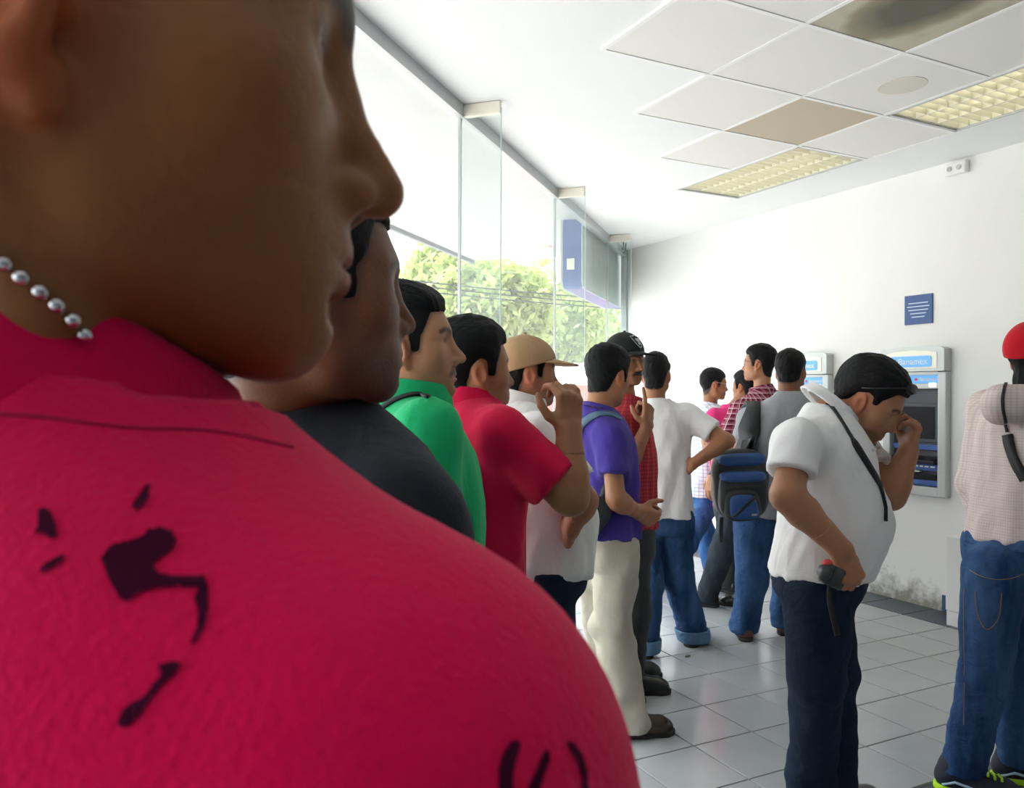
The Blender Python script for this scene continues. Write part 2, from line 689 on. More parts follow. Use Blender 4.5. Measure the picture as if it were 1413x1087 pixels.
def paint_head(L, o, skin):
    """albedo of a head: skin with lips, brows, beard shadow, moustache, red ears and painted nostril shade"""
    Q = mir(L)
    n = len(L)
    c = np.tile(V(skin), (n, 1))
    def mix(m, col):
        nonlocal c
        m = np.clip(m, 0, 1)[:, None]
        c = c * (1 - m) + V(col) * m
    sm = lambda d, w: np.clip(.5 - d / w, 0, 1)
    front = (Q[:, 1] > .02)
    mix(.25 * sm(ell(Q, (.04, .06, -.01), (.03, .03, .025)), .03), V(skin) * V((1.15, .92, .85)))
    mix(o.get('ear_red', .35) * sm(ell(Q, (.078, -.01, .0), (.02, .03, .04)), .02), V(skin) * V((1.5, .75, .6)))
    st = o.get('stubble', .25)
    if st:
        b = smin(ell(Q, (.03, .05, -.075), (.05, .05, .035)), ell(Q, (.0, .09, -.04), (.034, .02, .012)), .01)
        b = smin(b, ell(Q, (.06, .02, -.03), (.02, .012, .05)), .02)
        mix(st * sm(b, .012) * (Q[:, 1] > -.01), V(skin) * .22)
    lip = np.minimum(ell(Q, (0, .09, -.0495), (.024, .02, .0058)), ell(Q, (0, .09, -.0605), (.021, .02, .0062)))
    mix(.7 * sm(lip, .003) * (Q[:, 1] > .074), V(skin) * V((1.0, .6, .55)))
    d = np.full(n, 9.0)
    for i in range(3):
        a, b = V(BROW[i]), V(BROW[i + 1])
        ba = b - a
        q = Q[:, [0, 2]] - a
        t = np.clip(q @ ba / (ba @ ba), 0, 1)
        d = np.minimum(d, np.linalg.norm(q - t[:, None] * ba, axis=1))
    mix(.92 * sm(d - .0042 * o.get('brow', 1.0), .004) * front * (Q[:, 1] > .045), (.01, .008, .007))
    mix(.6 * sm(np.abs(ell(Q, (.032, .082, .0175), (.0125, .03, .0045))) - .001, .0022) * (Q[:, 1] > .068), (.03, .015, .01))
    if o.get('must'):
        m = smin(rcone(Q, (.0, .09, -.0415), (.016, .086, -.0425), .0055, .0055), rcone(Q, (.016, .086, -.0425), (.027, .078, -.051), .0055, .004), .003)
        mix(o['must'] * sm(m - .004, .004), (.012, .010, .009))
    mix(.8 * sm(ell(Q, (.0065, .092 + o.get('nose', 0) * .8, -.0325 - o.get('droop', 0)), (.0042, .007, .005)), .002), V(skin) * .12)  # shade inside the nostrils, painted into the skin colour
    # hair roots
    hp = poly2d(L[:, 1], L[:, 2], o.get('hair', HAIR_SHORT))
    mix(o.get('roots', .93) * sm(hp, .012) * (np.abs(ell(Q, (.0765, -.010, .003), (.012, .02, .033))) > .004), (.02, .015, .012))
    return c

def hand_sdf(wr, d, n, side, curl, thumb=None, spread=.06, k=1.0):
    """five-fingered hand. wr wrist, d towards the fingers, n out of the palm, side 'R'/'L'"""
    d = unit(d)
    n = unit(V(n) - d * np.dot(n, d))
    s = np.cross(d, n) * (1 if side == 'R' else -1)
    wr = V(wr)
    kn = [(.030, .088), (.010, .094), (-.011, .088), (-.030, .077)]
    ln = [(.040, .025, .020), (.045, .028, .021), (.041, .026, .020), (.032, .020, .018)]
    parts = []
    for i in range(4):
        o = wr + s * kn[i][0] * k + d * kn[i][1] * k
        parts.append(('p', [wr + s * kn[i][0] * .55 * k + d * .006, wr + s * kn[i][0] * .85 * k + d * kn[i][1] * .5 * k + n * .002, o], [.0165 * k, .0145 * k, .0115 * k]))
        a = 0
        pts, rad = [o], [.0105 * k]
        cu = curl[i] if not np.isscalar(curl[i]) else (curl[i], curl[i] * 1.1, curl[i] * .7)
        sp = spread * (1.5 - i)
        for j in range(3):
            a += math.radians(cu[j])
            dr = unit(d * math.cos(a) + n * math.sin(a) + s * sp * math.cos(a))
            pts.append(pts[-1] + dr * ln[i][j] * k)
            rad.append((.0095, .0088, .0072)[j] * k * (.9 if i == 3 else 1))
        parts.append(('f', pts, rad))
    th = thumb or ((.55, .75, .35), (.8, .45, .3), (.9, .2, .3))
    pts = [wr + s * .018 * k + d * .014 * k + n * .004]
    for (x, y, z), l in zip(th, (.044, .034, .028)):
        pts.append(pts[-1] + unit(d * x + s * y + n * z) * l * k)
    parts.append(('t', pts, [.0155 * k, .0125 * k, .0105 * k, .0082 * k]))
    allp = np.concatenate([V(p[1]) for p in parts])
    def f(P):
        D = None
        pal = None
        for kd, pts, rad in parts:
            if kd == 'p':
                e = chain(P, pts, rad, .006)
                pal = e if pal is None else smin(pal, e, .014)
        D = pal
        for kd, pts, rad in parts:
            if kd != 'p':
                D = smin(D, chain(P, pts, rad, .003), .007 if kd == 'f' else .014)
        return D
    return f, allp.min(0) - .03, allp.max(0) + .03

TORSO = [(-.30, .174, .122, 0), (0, .170, .118, 0), (.3, .156, .110, .008), (.55, .164, .114, .012), (.75, .168, .108, .008), (.9, .145, .086, -.002), (1.0, .082, .066, -.004), (1.06, .060, .058, .0)]

class Human:
    def __init__(s, label, yaw, nb, hip, head, group=None, k=1.0, w=1.0, belly=0.0, skin=(.36, .165, .085), seed=1, name='person'):
        """nb neck base, hip hip centre (world); head (world centre, yaw, pitch, roll, scale, options)"""
        s.nb, s.hip, s.k, s.w, s.seed, s.skin = V(nb), V(hip), k, w, seed, skin
        s.f, s.r, s.yaw = ang(yaw), angR(yaw), yaw
        s.root_loc = V((s.hip[0], s.hip[1], 0.0))
        s.rz = math.atan2(-s.f[0], s.f[1])
        s.frame = (s.root_loc, s.rz)
        s.root = empty(name, s.root_loc, s.rz)
        tag(s.root, label, 'person', group)
        s.key = s.root.name
        s.hc, hy, hp, hr, s.hs, s.ho = V(head[0]), *head[1:6]
        s.HR = rot_head(hy, hp, hr)
        s.belly = belly
        s.arms = {}
        s.legs = {}
        s.torso_levels()
    def hw(s, p):
        return s.hc + s.HR @ (V(p) * s.hs)
    def hl(s, P):
        return ((P - s.hc) @ s.HR) / s.hs
    def torso_levels(s):
        ax = s.nb - s.hip
        L = []
        for t, a, b, y in TORSO:
            bl = s.belly * math.exp(-((t - .22) / .28) ** 2)
            c = s.hip + ax * t + s.f * (y + bl * .55) * s.k
            L.append((c[2], c[0], c[1], a * s.w * s.k, (b * s.w + bl * .5) * s.k))
        L = densify(L, 5)
        s.lev = L[np.argsort(L[:, 0])]
    def torso(s, P, inf=0.0):
        z = P[:, 2]
        L = s.lev
        cx, cy, a, b = [np.interp(z, L[:, 0], L[:, i]) for i in (1, 2, 3, 4)]
        if inf > 0:
            inf = inf * (1 - .62 * np.clip((z - L[-1, 0] + .13) / .11, 0, 1))
        a, b = a + inf, b + inf
        q = np.stack([P[:, 0] - cx, P[:, 1] - cy], 1)
        lx = np.abs(q @ s.r[:2]) / a
        ly = np.abs(q @ s.f[:2]) / b
        d = ((lx ** 2.3 + ly ** 2.3) ** (1 / 2.3) - 1) * np.minimum(a, b) * .92
        return smax(d, np.maximum(z - L[-1, 0], L[0, 0] - z), .02)
    def shoulder(s, side):
        sg = 1 if side == 'R' else -1
        return s.nb + s.r * sg * .172 * s.w * s.k - UP * .05 * s.k
    def arm(s, side, elbow=None, wrist=None, sh=None, hand=None):
        sh = s.shoulder(side) if sh is None else V(sh)
        sg = 1 if side == 'R' else -1
        el = sh + s.r * sg * .035 - UP * .285 * s.k - s.f * .02 if elbow is None else V(elbow)
        wr = el - UP * .235 * s.k + s.f * .07 if wrist is None else V(wrist)
        s.arms[side] = dict(sh=sh, el=el, wr=wr, hand=hand)
        return s
    def body(s, thick=1.0, neckr=.054, hres=.0042, neck_to=None):
        """skin: torso core, neck, arms, hands, legs and head in one mesh"""
        k, w = s.k, s.w
        nk0 = s.hw((0, s.ho.get('neck_y', -.026), -.035))
        nk1 = s.nb + s.f * .004 - UP * .02
        s.neck = (nk0, nk1, neckr * k)
        segs = []
        for sd, A in s.arms.items():
            fa = A['el'] + (A['wr'] - A['el']) * .3
            segs.append(([s.nb - UP * .07, A['sh'] - UP * .01, A['el'], fa, A['wr']], [.03 * k, .040 * k * thick, .038 * k * thick, .0385 * k * thick, .026 * k * thick]))
        for sd, Lg in s.legs.items():
            segs.append(([Lg['hp'] - UP * .05, Lg['kn'], Lg['an']], [.05 * k, .04 * k, .03 * k]))
        def core(P):
            d = smax(s.torso(P, -.04), half(P, s.hip - UP * .03, -UP), .03)
            d = smin(d, rcone(P, nk0 * .35 + nk1 * .65, nk1, neckr * k - .003, neckr * k), .03)
            for pts, rad in segs:
                d = smin(d, chain(P, pts, rad, .02), .02)
            return d
        pts = np.concatenate([V(p) for p, _ in segs] + [np.array([[l[1], l[2], l[0]] for l in s.lev])] if segs else [np.array([[l[1], l[2], l[0]] for l in s.lev])])
        lo, hi = pts.min(0) - .22, pts.max(0) + .22
        V1, Q1 = polygonize(core, lo, hi, .0125)
        C1 = np.tile(V(s.skin), (len(V1), 1))
        Vs, Qs, Cs = [V1], [Q1], [C1]
        n = len(V1)
        # head with neck
        def hd(P):
            d = head_face(s.hl(P), s.ho) * s.hs
            nb2 = nk0 + (nk1 - nk0) * .95
            e = rcone(P, nk0, nk1, neckr * k, neckr * k * 1.04)
            if 'scm' in s.ho:
                for sg in (-1, 1):
                    e = smin(e, chain(P, [s.hw((.066 * sg, -.022, -.03)), s.hw((.05 * sg, .0, -.085)), s.nb + s.f * .055 * k + s.r * sg * .018 - UP * .05], [.013, .014, .012], .01), .018)
                e = smin(e, rcone(P, s.hw((0, .035, -.10)), s.hw((0, .03, -.125)), .012, .01), .02)
            return smax(smin(d, e, s.ho.get('jaw_k', .022)), half(P, nk0 + (nk1 - nk0) * 1.12, nk1 - nk0), .002)
        c = s.hc
        V2, Q2 = polygonize(hd, np.minimum(c, nk1) - .15, np.maximum(c, nk1) + .16, hres)
        L2 = s.hl(V2)
        C2 = paint_head(L2, s.ho, s.skin)
        Vs.append(V2); Qs.append(Q2 + n); Cs.append(C2)
        n += len(V2)
        BV[s.key + '_head'] = (V2, Q2)
        for sd, A in s.arms.items():
            H = A['hand']
            if not H:
                H = dict(d=unit(A['wr'] - A['el']), n=-s.r * (1 if sd == 'R' else -1), curl=(25, 28, 30, 32))
                if A.get('nohand'):
                    continue
            hf, l2, h2 = hand_sdf(A['wr'], H['d'], H['n'], sd, H['curl'], H.get('thumb'), H.get('spread', .06), k * H.get('k', 1.0))
            fa = A['el'] + (A['wr'] - A['el']) * .3
            fs = A['wr'] + (fa - A['wr']) * .55
            def hh(P, hf=hf, A=A, fs=fs, fa=fa):
                e = rcone(P, A['wr'], fa, .026 * k * thick + .0006, .0385 * k * thick + .0006)
                e = np.maximum(e, half(P, fs, fs - A['wr']))
                return smin(hf(P), e, .016)
            V3, Q3 = polygonize(hh, np.minimum(l2, fs - .05), np.maximum(h2, fs + .05), H.get('res', .0042))
            Vs.append(V3); Qs.append(Q3 + n); Cs.append(np.tile(V(s.skin) * H.get('tint', 1.0), (len(V3), 1)))
            BV[s.key + '_hand' + sd] = (V3, Q3)
            n += len(V3)
        o = obj('body', np.concatenate(Vs), np.concatenate(Qs), SKIN, s.root, True, s.frame, np.concatenate(Cs))
        BV[s.key + '_body'] = (np.concatenate(Vs), np.concatenate(Qs))
        return o
    def eyes(s, iris=(.02, .012, .008)):
        if s.ho.get('shut'):
            return
        for sg in (-1, 1):
            m = MB().sphere((0, 0, 0), .0118, 20, 14)
            v = V(m.v)
            look = unit(V(s.ho.get('gaze', (0, 1, 0))))
            d = v @ look / .0118
            c = np.where((d > .86)[:, None], V(iris), V((.62, .58, .55)))
            c = np.where((d > .965)[:, None], V((.002, .002, .002)), c)
            w = np.array([s.hw(p + V((.032 * sg, .0665, .018))) for p in v])
            obj('eye', w, m.f, EYEM, s.root, True, s.frame, c)
    def hair(s, thick=.004, top=.009, material=None, res=.0042, cut=None, rough=.0022, name='hair', shape=None):
        pl = cut or s.ho.get('hair', HAIR_SHORT)
        o = s.ho
        def f(P):
            L = s.hl(P)
            c = head_core(L, o)
            nk = rcone(P, s.neck[0], s.neck[1], s.neck[2], s.neck[2]) / s.hs
            c = smin(c, nk, .02)
            t = thick + top * np.clip((L[:, 2] - .03) / .09, 0, 1)
            if shape is not None:
                t = t + shape(L)
            e = poly2d(L[:, 1], L[:, 2], pl)
            t = np.maximum(t, .003) * np.clip(.3 - e / .036, .3, 1) * (.5 + .5 * np.clip((L[:, 2] + .015) / .05, 0, 1)) + .0008 + (t - np.maximum(t, .003))
            d = c - t - folds(L, rough, 260, s.seed, (1, .45, .7)) - folds(L, rough, 120, s.seed + 3, (1, .5, .8))
            return smax(d, e + folds(L, .0015, 300, s.seed + 5), .006) * s.hs
        return sdf_obj(name, f, s.hc - .19 * s.hs, s.hc + .2 * s.hs, res, material or HAIR, s.root, s.frame, key=s.key + '_hair')
    def shirt(s, mt, hem=-.08, sleeve=.62, name='shirt', amp=.004, inf=.020, sr=(.055, .061), neck_r=.066, res=.010, trap=(.045, .052), drape=1.0, extra=None, hemdir=None, neckcut=.0, sleeves=None, fold_f=55):
        k, w = s.k, s.w
        hemp = s.hip + (s.nb - s.hip) * hem
        sl = []
        for sd, A in s.arms.items():
            fr = sleeve if sleeves is None else sleeves.get(sd, sleeve)
            u = unit(A['el'] - A['sh'])
            if fr <= 1:
                e = A['sh'] + (A['el'] - A['sh']) * fr
                sl.append(([A['sh'], e + u * .05], [sr[0] * k, sr[1] * k], e, u))
            else:
                u = unit(A['wr'] - A['el'])
                e = A['el'] + (A['wr'] - A['el']) * (fr - 1)
                sl.append(([A['sh'], A['el'], e + u * .04], [sr[0] * k, sr[1] * k * .95, sr[1] * k * .75], e, u))
        hd = -UP if hemdir is None else unit(hemdir)
        def f(P):
            d = s.torso(P, inf)
            for sd, A in s.arms.items():
                d = smin(d, rcone(P, s.nb - UP * trap[0] * k, A['sh'], trap[1] * k, sr[0] * k), .05)
            if extra:
                d = extra(P, d)
            d = smax(d, half(P, hemp, hd), .006)
            for pts, rad, e, u in sl:
                q = chain(P, pts, rad, .02)
                d = smin(d, smax(q, half(P, e, u), .006), .035)
            if amp:
                low = np.clip((s.nb[2] - .12 - P[:, 2]) / .35, 0, 1)
                d = d + folds(P, amp, fold_f, s.seed) + folds(P, amp * .5, fold_f * 2.2, s.seed + 9)
                d = d + drape * low * folds(P, amp * 1.7, fold_f * 1.1, s.seed + 21, (1, 1, .22))
            # neck opening
            nd = unit(s.neck[0] - s.neck[1])
            return smax(d, -rcone(P, s.nb - UP * .012 + s.f * (.012 + neckcut), s.nb + nd * .2, neck_r * k - .006, neck_r * k + .01), .008)
        pts = [s.nb + s.r * .3, s.nb - s.r * .3, s.hip + s.r * .25, s.hip - s.r * .25, s.hip + s.f * .35, s.hip - s.f * .25, hemp]
        for A in s.arms.values():
            pts += [A['sh'], A['el']] + ([A['wr']] if sleeve > 1 or (sleeves and max(sleeves.values()) > 1) else [])
        pts = V(pts)
        lo, hi = pts.min(0) - .1, pts.max(0) + .12
        lo[2] = max(lo[2], hemp[2] - .06) if hemdir is None else lo[2]
        return sdf_obj(name, f, lo, hi, res, mt, s.root, s.frame, key=s.key + '_shirt')
    def collar(s, mt, r=.07, h=.042, flare=.012, name='collar', res=.004, lift=.0, gap=.5, th=.0035, lean=1.2, tf=.28, axis=None, at=None):
        """fold-over polo collar with a front opening"""
        nd = unit(unit(s.neck[0] - s.neck[1]) + UP * lean)
        c = s.nb + nd * (.014 + lift)
        tilt = unit(nd + s.f * tf)
        c = c + s.f * .006
        if axis is not None:
            tilt, c = unit(axis), V(at)
        def f(P):
            q = P - c
            z = q @ tilt
            p = q - z[:, None] * tilt
            y = p @ s.f
            x = p @ s.r
            ra = np.sqrt((x / 1.04) ** 2 + (y / .98) ** 2)
            stand = np.abs(ra - (r - .002) * s.k) - th * .8
            stand = smax(stand, np.abs(z - .005) - h * .5, .003)
            rr = r * s.k + .004 + np.clip((h * .5 - z) / h, 0, 1.2) * flare
            fall = np.abs(ra - rr) - th
            fall = smax(fall, np.abs(z - .002) - h * .58, .003)
            d = smin(stand, fall, .006)
            d = smin(d, smax(np.abs(z - h * .53) - .003, np.abs(ra - r * s.k - .001) - .006, .002), .004)
            g = np.arctan2(np.abs(x), y)
            cutw = (gap * .35 + .5 * np.clip((h * .5 - z) / h, 0, 1) * gap) - g
            return smax(d, cutw * r, .004)
        return sdf_obj(name, f, c - r * s.k - .07, c + r * s.k + .07, res, mt, s.root, s.frame, key=s.key + '_collar')
    def rib(s, mt, r=.064, h=.02, name='neck_rib', res=.004, lift=0.0, th=.004, tilt=.3, tdir=None):
        nd = unit(unit(s.neck[0] - s.neck[1]) + UP * 1.2)
        c = s.nb + nd * (.012 + lift) + s.f * .004
        tl = unit(nd + (s.f if tdir is None else tdir) * tilt)
        def f(P):
            q = P - c
            z = q @ tl
            p = q - z[:, None] * tl
            ra = np.linalg.norm(p, axis=1)
            rr = r * s.k + np.clip(-z, -.02, .05) * .5
            return smax(np.abs(ra - rr) - th, np.abs(z) - h * .5, .004)
        return sdf_obj(name, f, c - r * s.k - .06, c + r * s.k + .06, res, mt, s.root, s.frame, key=s.key + '_rib')
    def leg(s, side, foot, knee=None, toe=None, hipoff=None, ankle_h=.08):
        sg = 1 if side == 'R' else -1
        hp = s.hip + s.r * sg * .088 * s.k * s.w - UP * .02 if hipoff is None else V(hipoff)
        foot = V(foot)
        an = foot + UP * ankle_h
        kn = hp * .5 + an * .5 + s.f * .025 if knee is None else V(knee)
        s.legs[side] = dict(hp=hp, kn=kn, an=an, foot=foot, toe=ang(s.yaw if toe is None else toe))
        return s
    def trousers(s, mt, waist=.16, radii=(.098, .074, .070), amp=.006, name='trousers', res=.011, cuff=.035, inf=.006, seat=True):
        k, w = s.k, s.w
        wp = s.hip + (s.nb - s.hip) * waist
        cr = s.hip - UP * .11 * k
        def f(P):
            d = smax(s.torso(P, inf), half(P, cr, -UP), .05)
            for sd, L in s.legs.items():
                q = chain(P, [L['hp'], L['kn'], L['an'] - UP * .03], [radii[0] * k * w, radii[1] * k, radii[2] * k], .03)
                d = smin(d, q, .025)
            d = smax(d, half(P, wp, UP), .005)
            lowest = min(L['foot'][2] for L in s.legs.values()) + cuff
            lo = np.clip((.35 - P[:, 2]) / .3, 0, 1)
            kn = np.exp(-((P[:, 2] - .48) / .12) ** 2)
            d = d + folds(P, amp * (.5), 38, s.seed + 2, (1, 1, .7))
            d = d + folds(P, amp, 62, s.seed + 4, (.6, .6, 1.3)) * (.25 + lo + .5 * kn)
            return smax(d, lowest - P[:, 2], .006)
        pts = [wp, s.hip + s.r * .25, s.hip - s.r * .25, s.hip + s.f * .25, s.hip - s.f * .22]
        for L in s.legs.values():
            pts += [L['kn'], L['an'], L['foot']]
        pts = V(pts)
        lo, hi = pts.min(0) - .12, pts.max(0) + .12
        lo[2] = 0.0
        hi[2] = wp[2] + .04
        return sdf_obj(name, f, lo, hi, res, mt, s.root, s.frame, key=s.key + '_trousers')
    def waistband(s, mt, at, h=.04, th=.005, name='belt', res=.006, inf=.008):
        c = s.hip + (s.nb - s.hip) * at
        def f(P):
            d = np.abs(s.torso(P, inf + .004)) - th
            return smax(d, np.abs(P[:, 2] - c[2]) - h / 2, .003)
        e = V((.3, .3, h))
        return sdf_obj(name, f, c - e, c + e + s.f * .001, res, mt, s.root, s.frame)
    def cuffs(s, mt, radii, z=.035, h=.06, name='rolled_cuff'):
        for sd, L in s.legs.items():
            a = L['an'] - UP * .03
            def f(P):
                q = np.abs(chain(P, [L['kn'], a], [radii[0] * s.k, radii[1] * s.k], .01) - .006) - .006
                return smax(q, np.abs(P[:, 2] - z - h / 2) - h / 2, .006)
            c = V((a[0], a[1], z + h / 2))
            sdf_obj(name, f, c - V((.13, .13, .06)), c + V((.13, .13, .06)), .006, mt, s.root, s.frame)
    def shoes(s, mt, sole, size=1.0, name='shoe', hi=0.0, res=.005, only=None):
        out = []
        for sd, L in s.legs.items():
            if only and sd not in only:
                continue
            t = L['toe']
            sidev = np.cross(t, UP)
            o = V((L['foot'][0], L['foot'][1], L['foot'][2]))
            z = size
            p = lambda y, h: o + t * y * z + UP * h * z
            def plan(P):
                q = P - o
                y = q @ t / z
                x = q @ sidev / z
                return y, x, (P[:, 2] - o[2]) / z
            def upper(P):
                d = chain(P, [p(-.045, .048), p(.06, .046), p(.135, .034), p(.165, .028)], [.042 * z, .042 * z, .040 * z, .032 * z], .03)
                d = smin(d, rcone(P, p(-.03, .06), p(-.03, .095 + hi), .040 * z, .043 * z), .03)
                return smax(d, o[2] + .012 - P[:, 2], .004)
            def solef(P):
                y, x, h = plan(P)
                Q = np.stack([x, y, np.zeros_like(x)], 1)
                d = chain(Q, [(0, -.05, 0), (0, .06, 0), (.0, .15, 0), (0, .168, 0)], [.041, .042, .045, .036], .02)
                return smax(d * z, np.abs(P[:, 2] - o[2] - .012) - .012, .003)
            lo, h2 = o - V((.25, .25, .01)), o + V((.25, .25, .15 + hi))
            u = sdf_obj(name, upper, lo, h2, res, mt, s.root, s.frame, key=s.key + '_shoe' + sd)
            so = sdf_obj('sole', solef, lo, o + V((.25, .25, .04)), res, sole, u, s.frame)
            out.append(u)
        return out
    def cap(s, mt, brim_len=.075, brim_w=.075, up=.0, dome=(.0865, .1075, .094), tilt=15, underm=None, button=None):
        """baseball cap: dome with seams, brim, button"""
        c0 = V((0, -.010, .048 + up))
        tr = math.radians(tilt)
        nrm = V((0, -math.sin(tr), math.cos(tr)))
        base = V((0, .0, .048 + up))
        def f(P):
            L = s.hl(P)
            d = ell(L, c0, dome)
            a = np.arctan2(L[:, 1] - c0[1], L[:, 0])
            seam = np.abs(((a + math.pi / 6 * 0) / (math.pi / 3)) % 1 - .5)
            d = d + .0012 * np.exp(-((.5 - seam) / .02) ** 2) + folds(L, .0012, 60, s.seed)
            lowcut = base - V((0, 0, .012))
            return smax(d, -half(L, lowcut + V((0, 0, .0)), nrm), .003) * s.hs
        cp = sdf_obj('cap', f, s.hc - .16 * s.hs, s.hc + .19 * s.hs, .004, mt, s.root, s.frame, key=s.key + '_cap')
        def g(P):
            L = s.hl(P)
            q = L - (base + V((0, .0, -.012 + .085 * math.tan(tr))))
            z = q[:, 2] + .10 * (q[:, 1] - .08)
            y = q[:, 1]
            x = q[:, 0]
            e = (np.sqrt((x / brim_w) ** 2 + ((y - .045) / (dome[1] - .05 + brim_len)) ** 2) - 1) * brim_w * .9
            inn = -(np.sqrt((x / (dome[0] - .004)) ** 2 + ((y + .01) / (dome[1] - .004)) ** 2) - 1) * .08
            zz = z + 2.6 * x * x + .10 * np.clip(y - .09, 0, 1)
            d = np.maximum(np.abs(zz) - .0034, e)
            d = np.maximum(d, inn)
            return np.maximum(d, -(y - .03)) * s.hs * .9
        sdf_obj('brim', g, s.hc - .14 * s.hs, s.hc + .24 * s.hs, .0028, mt, cp, s.frame, key=s.key + '_brim')
        t = s.hw(c0 + V((0, 0, dome[2] + .001)))
        MB().sphere(t, .007, 10, 6).build('button', mt, cp, True, s.frame)
        return cp
    def glasses(s, mt, lens=None, z=.018, y=.088):
        m = MB()
        for sg in (-1, 1):
            ring = [s.hw((.033 * sg + .023 * math.cos(w), y - .004 * abs(math.cos(w)), z + .016 * math.sin(w))) for w in np.linspace(0, 2 * math.pi, 17)]
            m.tube(ring, .0013, 6, False)
            m.tube([s.hw((.056 * sg, y - .006, z + .006)), s.hw((.074 * sg, .06, z + .008)), s.hw((.081 * sg, .0, z + .012)), s.hw((.08 * sg, -.02, z + .004))], .0015, 6)
        m.tube([s.hw((-.01, y, z + .004)), s.hw((0, y + .003, z + .006)), s.hw((.01, y, z + .004))], .0013, 6)
        g = m.build('glasses', mt, s.root, True, s.frame)
        if lens:
            for sg in (-1, 1):
                P = [s.hw((.033 * sg + .022 * math.cos(w), y - .003, z + .015 * math.sin(w))) for w in np.linspace(0, 2 * math.pi, 15)[:-1]]
                nn = s.HR @ V((0, .001, 0))
                MB().add(P + [q + nn for q in P], [tuple(range(14)), tuple(range(27, 13, -1))] + [(i, i + 14, (i + 1) % 14 + 14, (i + 1) % 14) for i in range(14)]).build('lens', lens, g, False, s.frame)
        return g

# ------------------------------------------------------------------ the room
CEIL = 3.01
WX = 5.03
GO, GD, GN = V((1.70, 4.015, 0)), unit((.717, .697, 0)), unit((-.697, .717, 0))
def gl(s, off=0.0, z=0.0):
    return GO + GD * s + GN * off + UP * z

def on_glass(u, off=0.0):
    A = np.array([(FW + (u - CX) / F * RT)[:2], -GD[:2]]).T
    d, s = np.linalg.solve(A, (GO + GN * off)[:2])
    return d, s

M = {}
M['wall'] = mat('white_wall_paint', (.80, .80, .775), .75, bump=.12, bscale=14, var=.02, vscale=2)
# grime and flaking near the foot of the wall
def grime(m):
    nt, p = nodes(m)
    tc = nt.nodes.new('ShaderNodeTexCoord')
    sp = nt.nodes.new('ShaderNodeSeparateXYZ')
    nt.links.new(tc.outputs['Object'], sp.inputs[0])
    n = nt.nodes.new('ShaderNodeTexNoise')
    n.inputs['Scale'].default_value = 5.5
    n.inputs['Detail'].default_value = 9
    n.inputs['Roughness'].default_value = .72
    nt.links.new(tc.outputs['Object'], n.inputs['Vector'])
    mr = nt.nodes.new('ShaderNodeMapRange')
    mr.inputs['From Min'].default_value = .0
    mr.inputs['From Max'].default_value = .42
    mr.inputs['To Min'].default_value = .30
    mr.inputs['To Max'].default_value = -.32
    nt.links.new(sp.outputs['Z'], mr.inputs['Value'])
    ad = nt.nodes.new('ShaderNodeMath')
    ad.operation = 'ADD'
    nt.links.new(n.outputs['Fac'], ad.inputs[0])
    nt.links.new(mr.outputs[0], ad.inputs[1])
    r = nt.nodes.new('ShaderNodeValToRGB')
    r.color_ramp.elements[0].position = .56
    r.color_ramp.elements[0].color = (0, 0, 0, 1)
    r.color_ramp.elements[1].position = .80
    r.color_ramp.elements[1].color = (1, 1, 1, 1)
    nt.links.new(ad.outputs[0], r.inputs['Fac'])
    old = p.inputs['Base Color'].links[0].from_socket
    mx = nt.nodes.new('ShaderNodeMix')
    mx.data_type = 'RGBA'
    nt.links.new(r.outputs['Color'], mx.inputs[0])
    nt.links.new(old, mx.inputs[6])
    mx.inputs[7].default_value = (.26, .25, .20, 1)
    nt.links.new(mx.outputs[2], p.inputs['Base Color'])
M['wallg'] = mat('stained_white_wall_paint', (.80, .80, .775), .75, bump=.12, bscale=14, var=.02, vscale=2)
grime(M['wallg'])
M['ceil'] = mat('white_plaster_ceiling', (.80, .81, .81), .8, var=.015, vscale=1.5)
M['tile_c'] = mat('white_ceiling_panel', (.76, .75, .72), .85, bump=.2, bscale=180)
M['tile_beige'] = mat('beige_ceiling_panel', (.50, .43, .33), .85, bump=.2, bscale=180)
M['bar'] = mat('white_grid_bar', (.82, .82, .80), .5)
M['grout'] = mat('grey_grout', (.16, .17, .18), .9)
M['floor'] = mat('pale_grey_floor_tile', (.37, .39, .395), .22, bump=.05, bscale=20, var=.05, vscale=3, spec=.5)
M['floor_dark'] = mat('dark_grey_floor_tile', (.045, .055, .075), .3, var=.12, vscale=4)
M['blue_base'] = mat('blue_baseboard', (.03, .075, .17), .5)
M['white_metal'] = mat('white_metal', (.80, .79, .76), .4)
M['grey_metal'] = mat('grey_aluminium', (.48, .50, .51), .4, .3)
M['ivory'] = mat('ivory_bracket', (.82, .77, .66), .5)
M['dark'] = mat('dark_plastic', (.012, .013, .016), .35)
M['black'] = mat('black_nylon', (.006, .006, .008), .6, bump=.3, bscale=400)
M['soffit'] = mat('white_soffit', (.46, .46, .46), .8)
M['tube'] = mat('fluorescent_tube', (.9, .88, .75), .4, emit=(1, .93, .70, TUBE_POWER))
M['louver'] = mat('aluminium_louver', (.74, .73, .62), .35, .3)

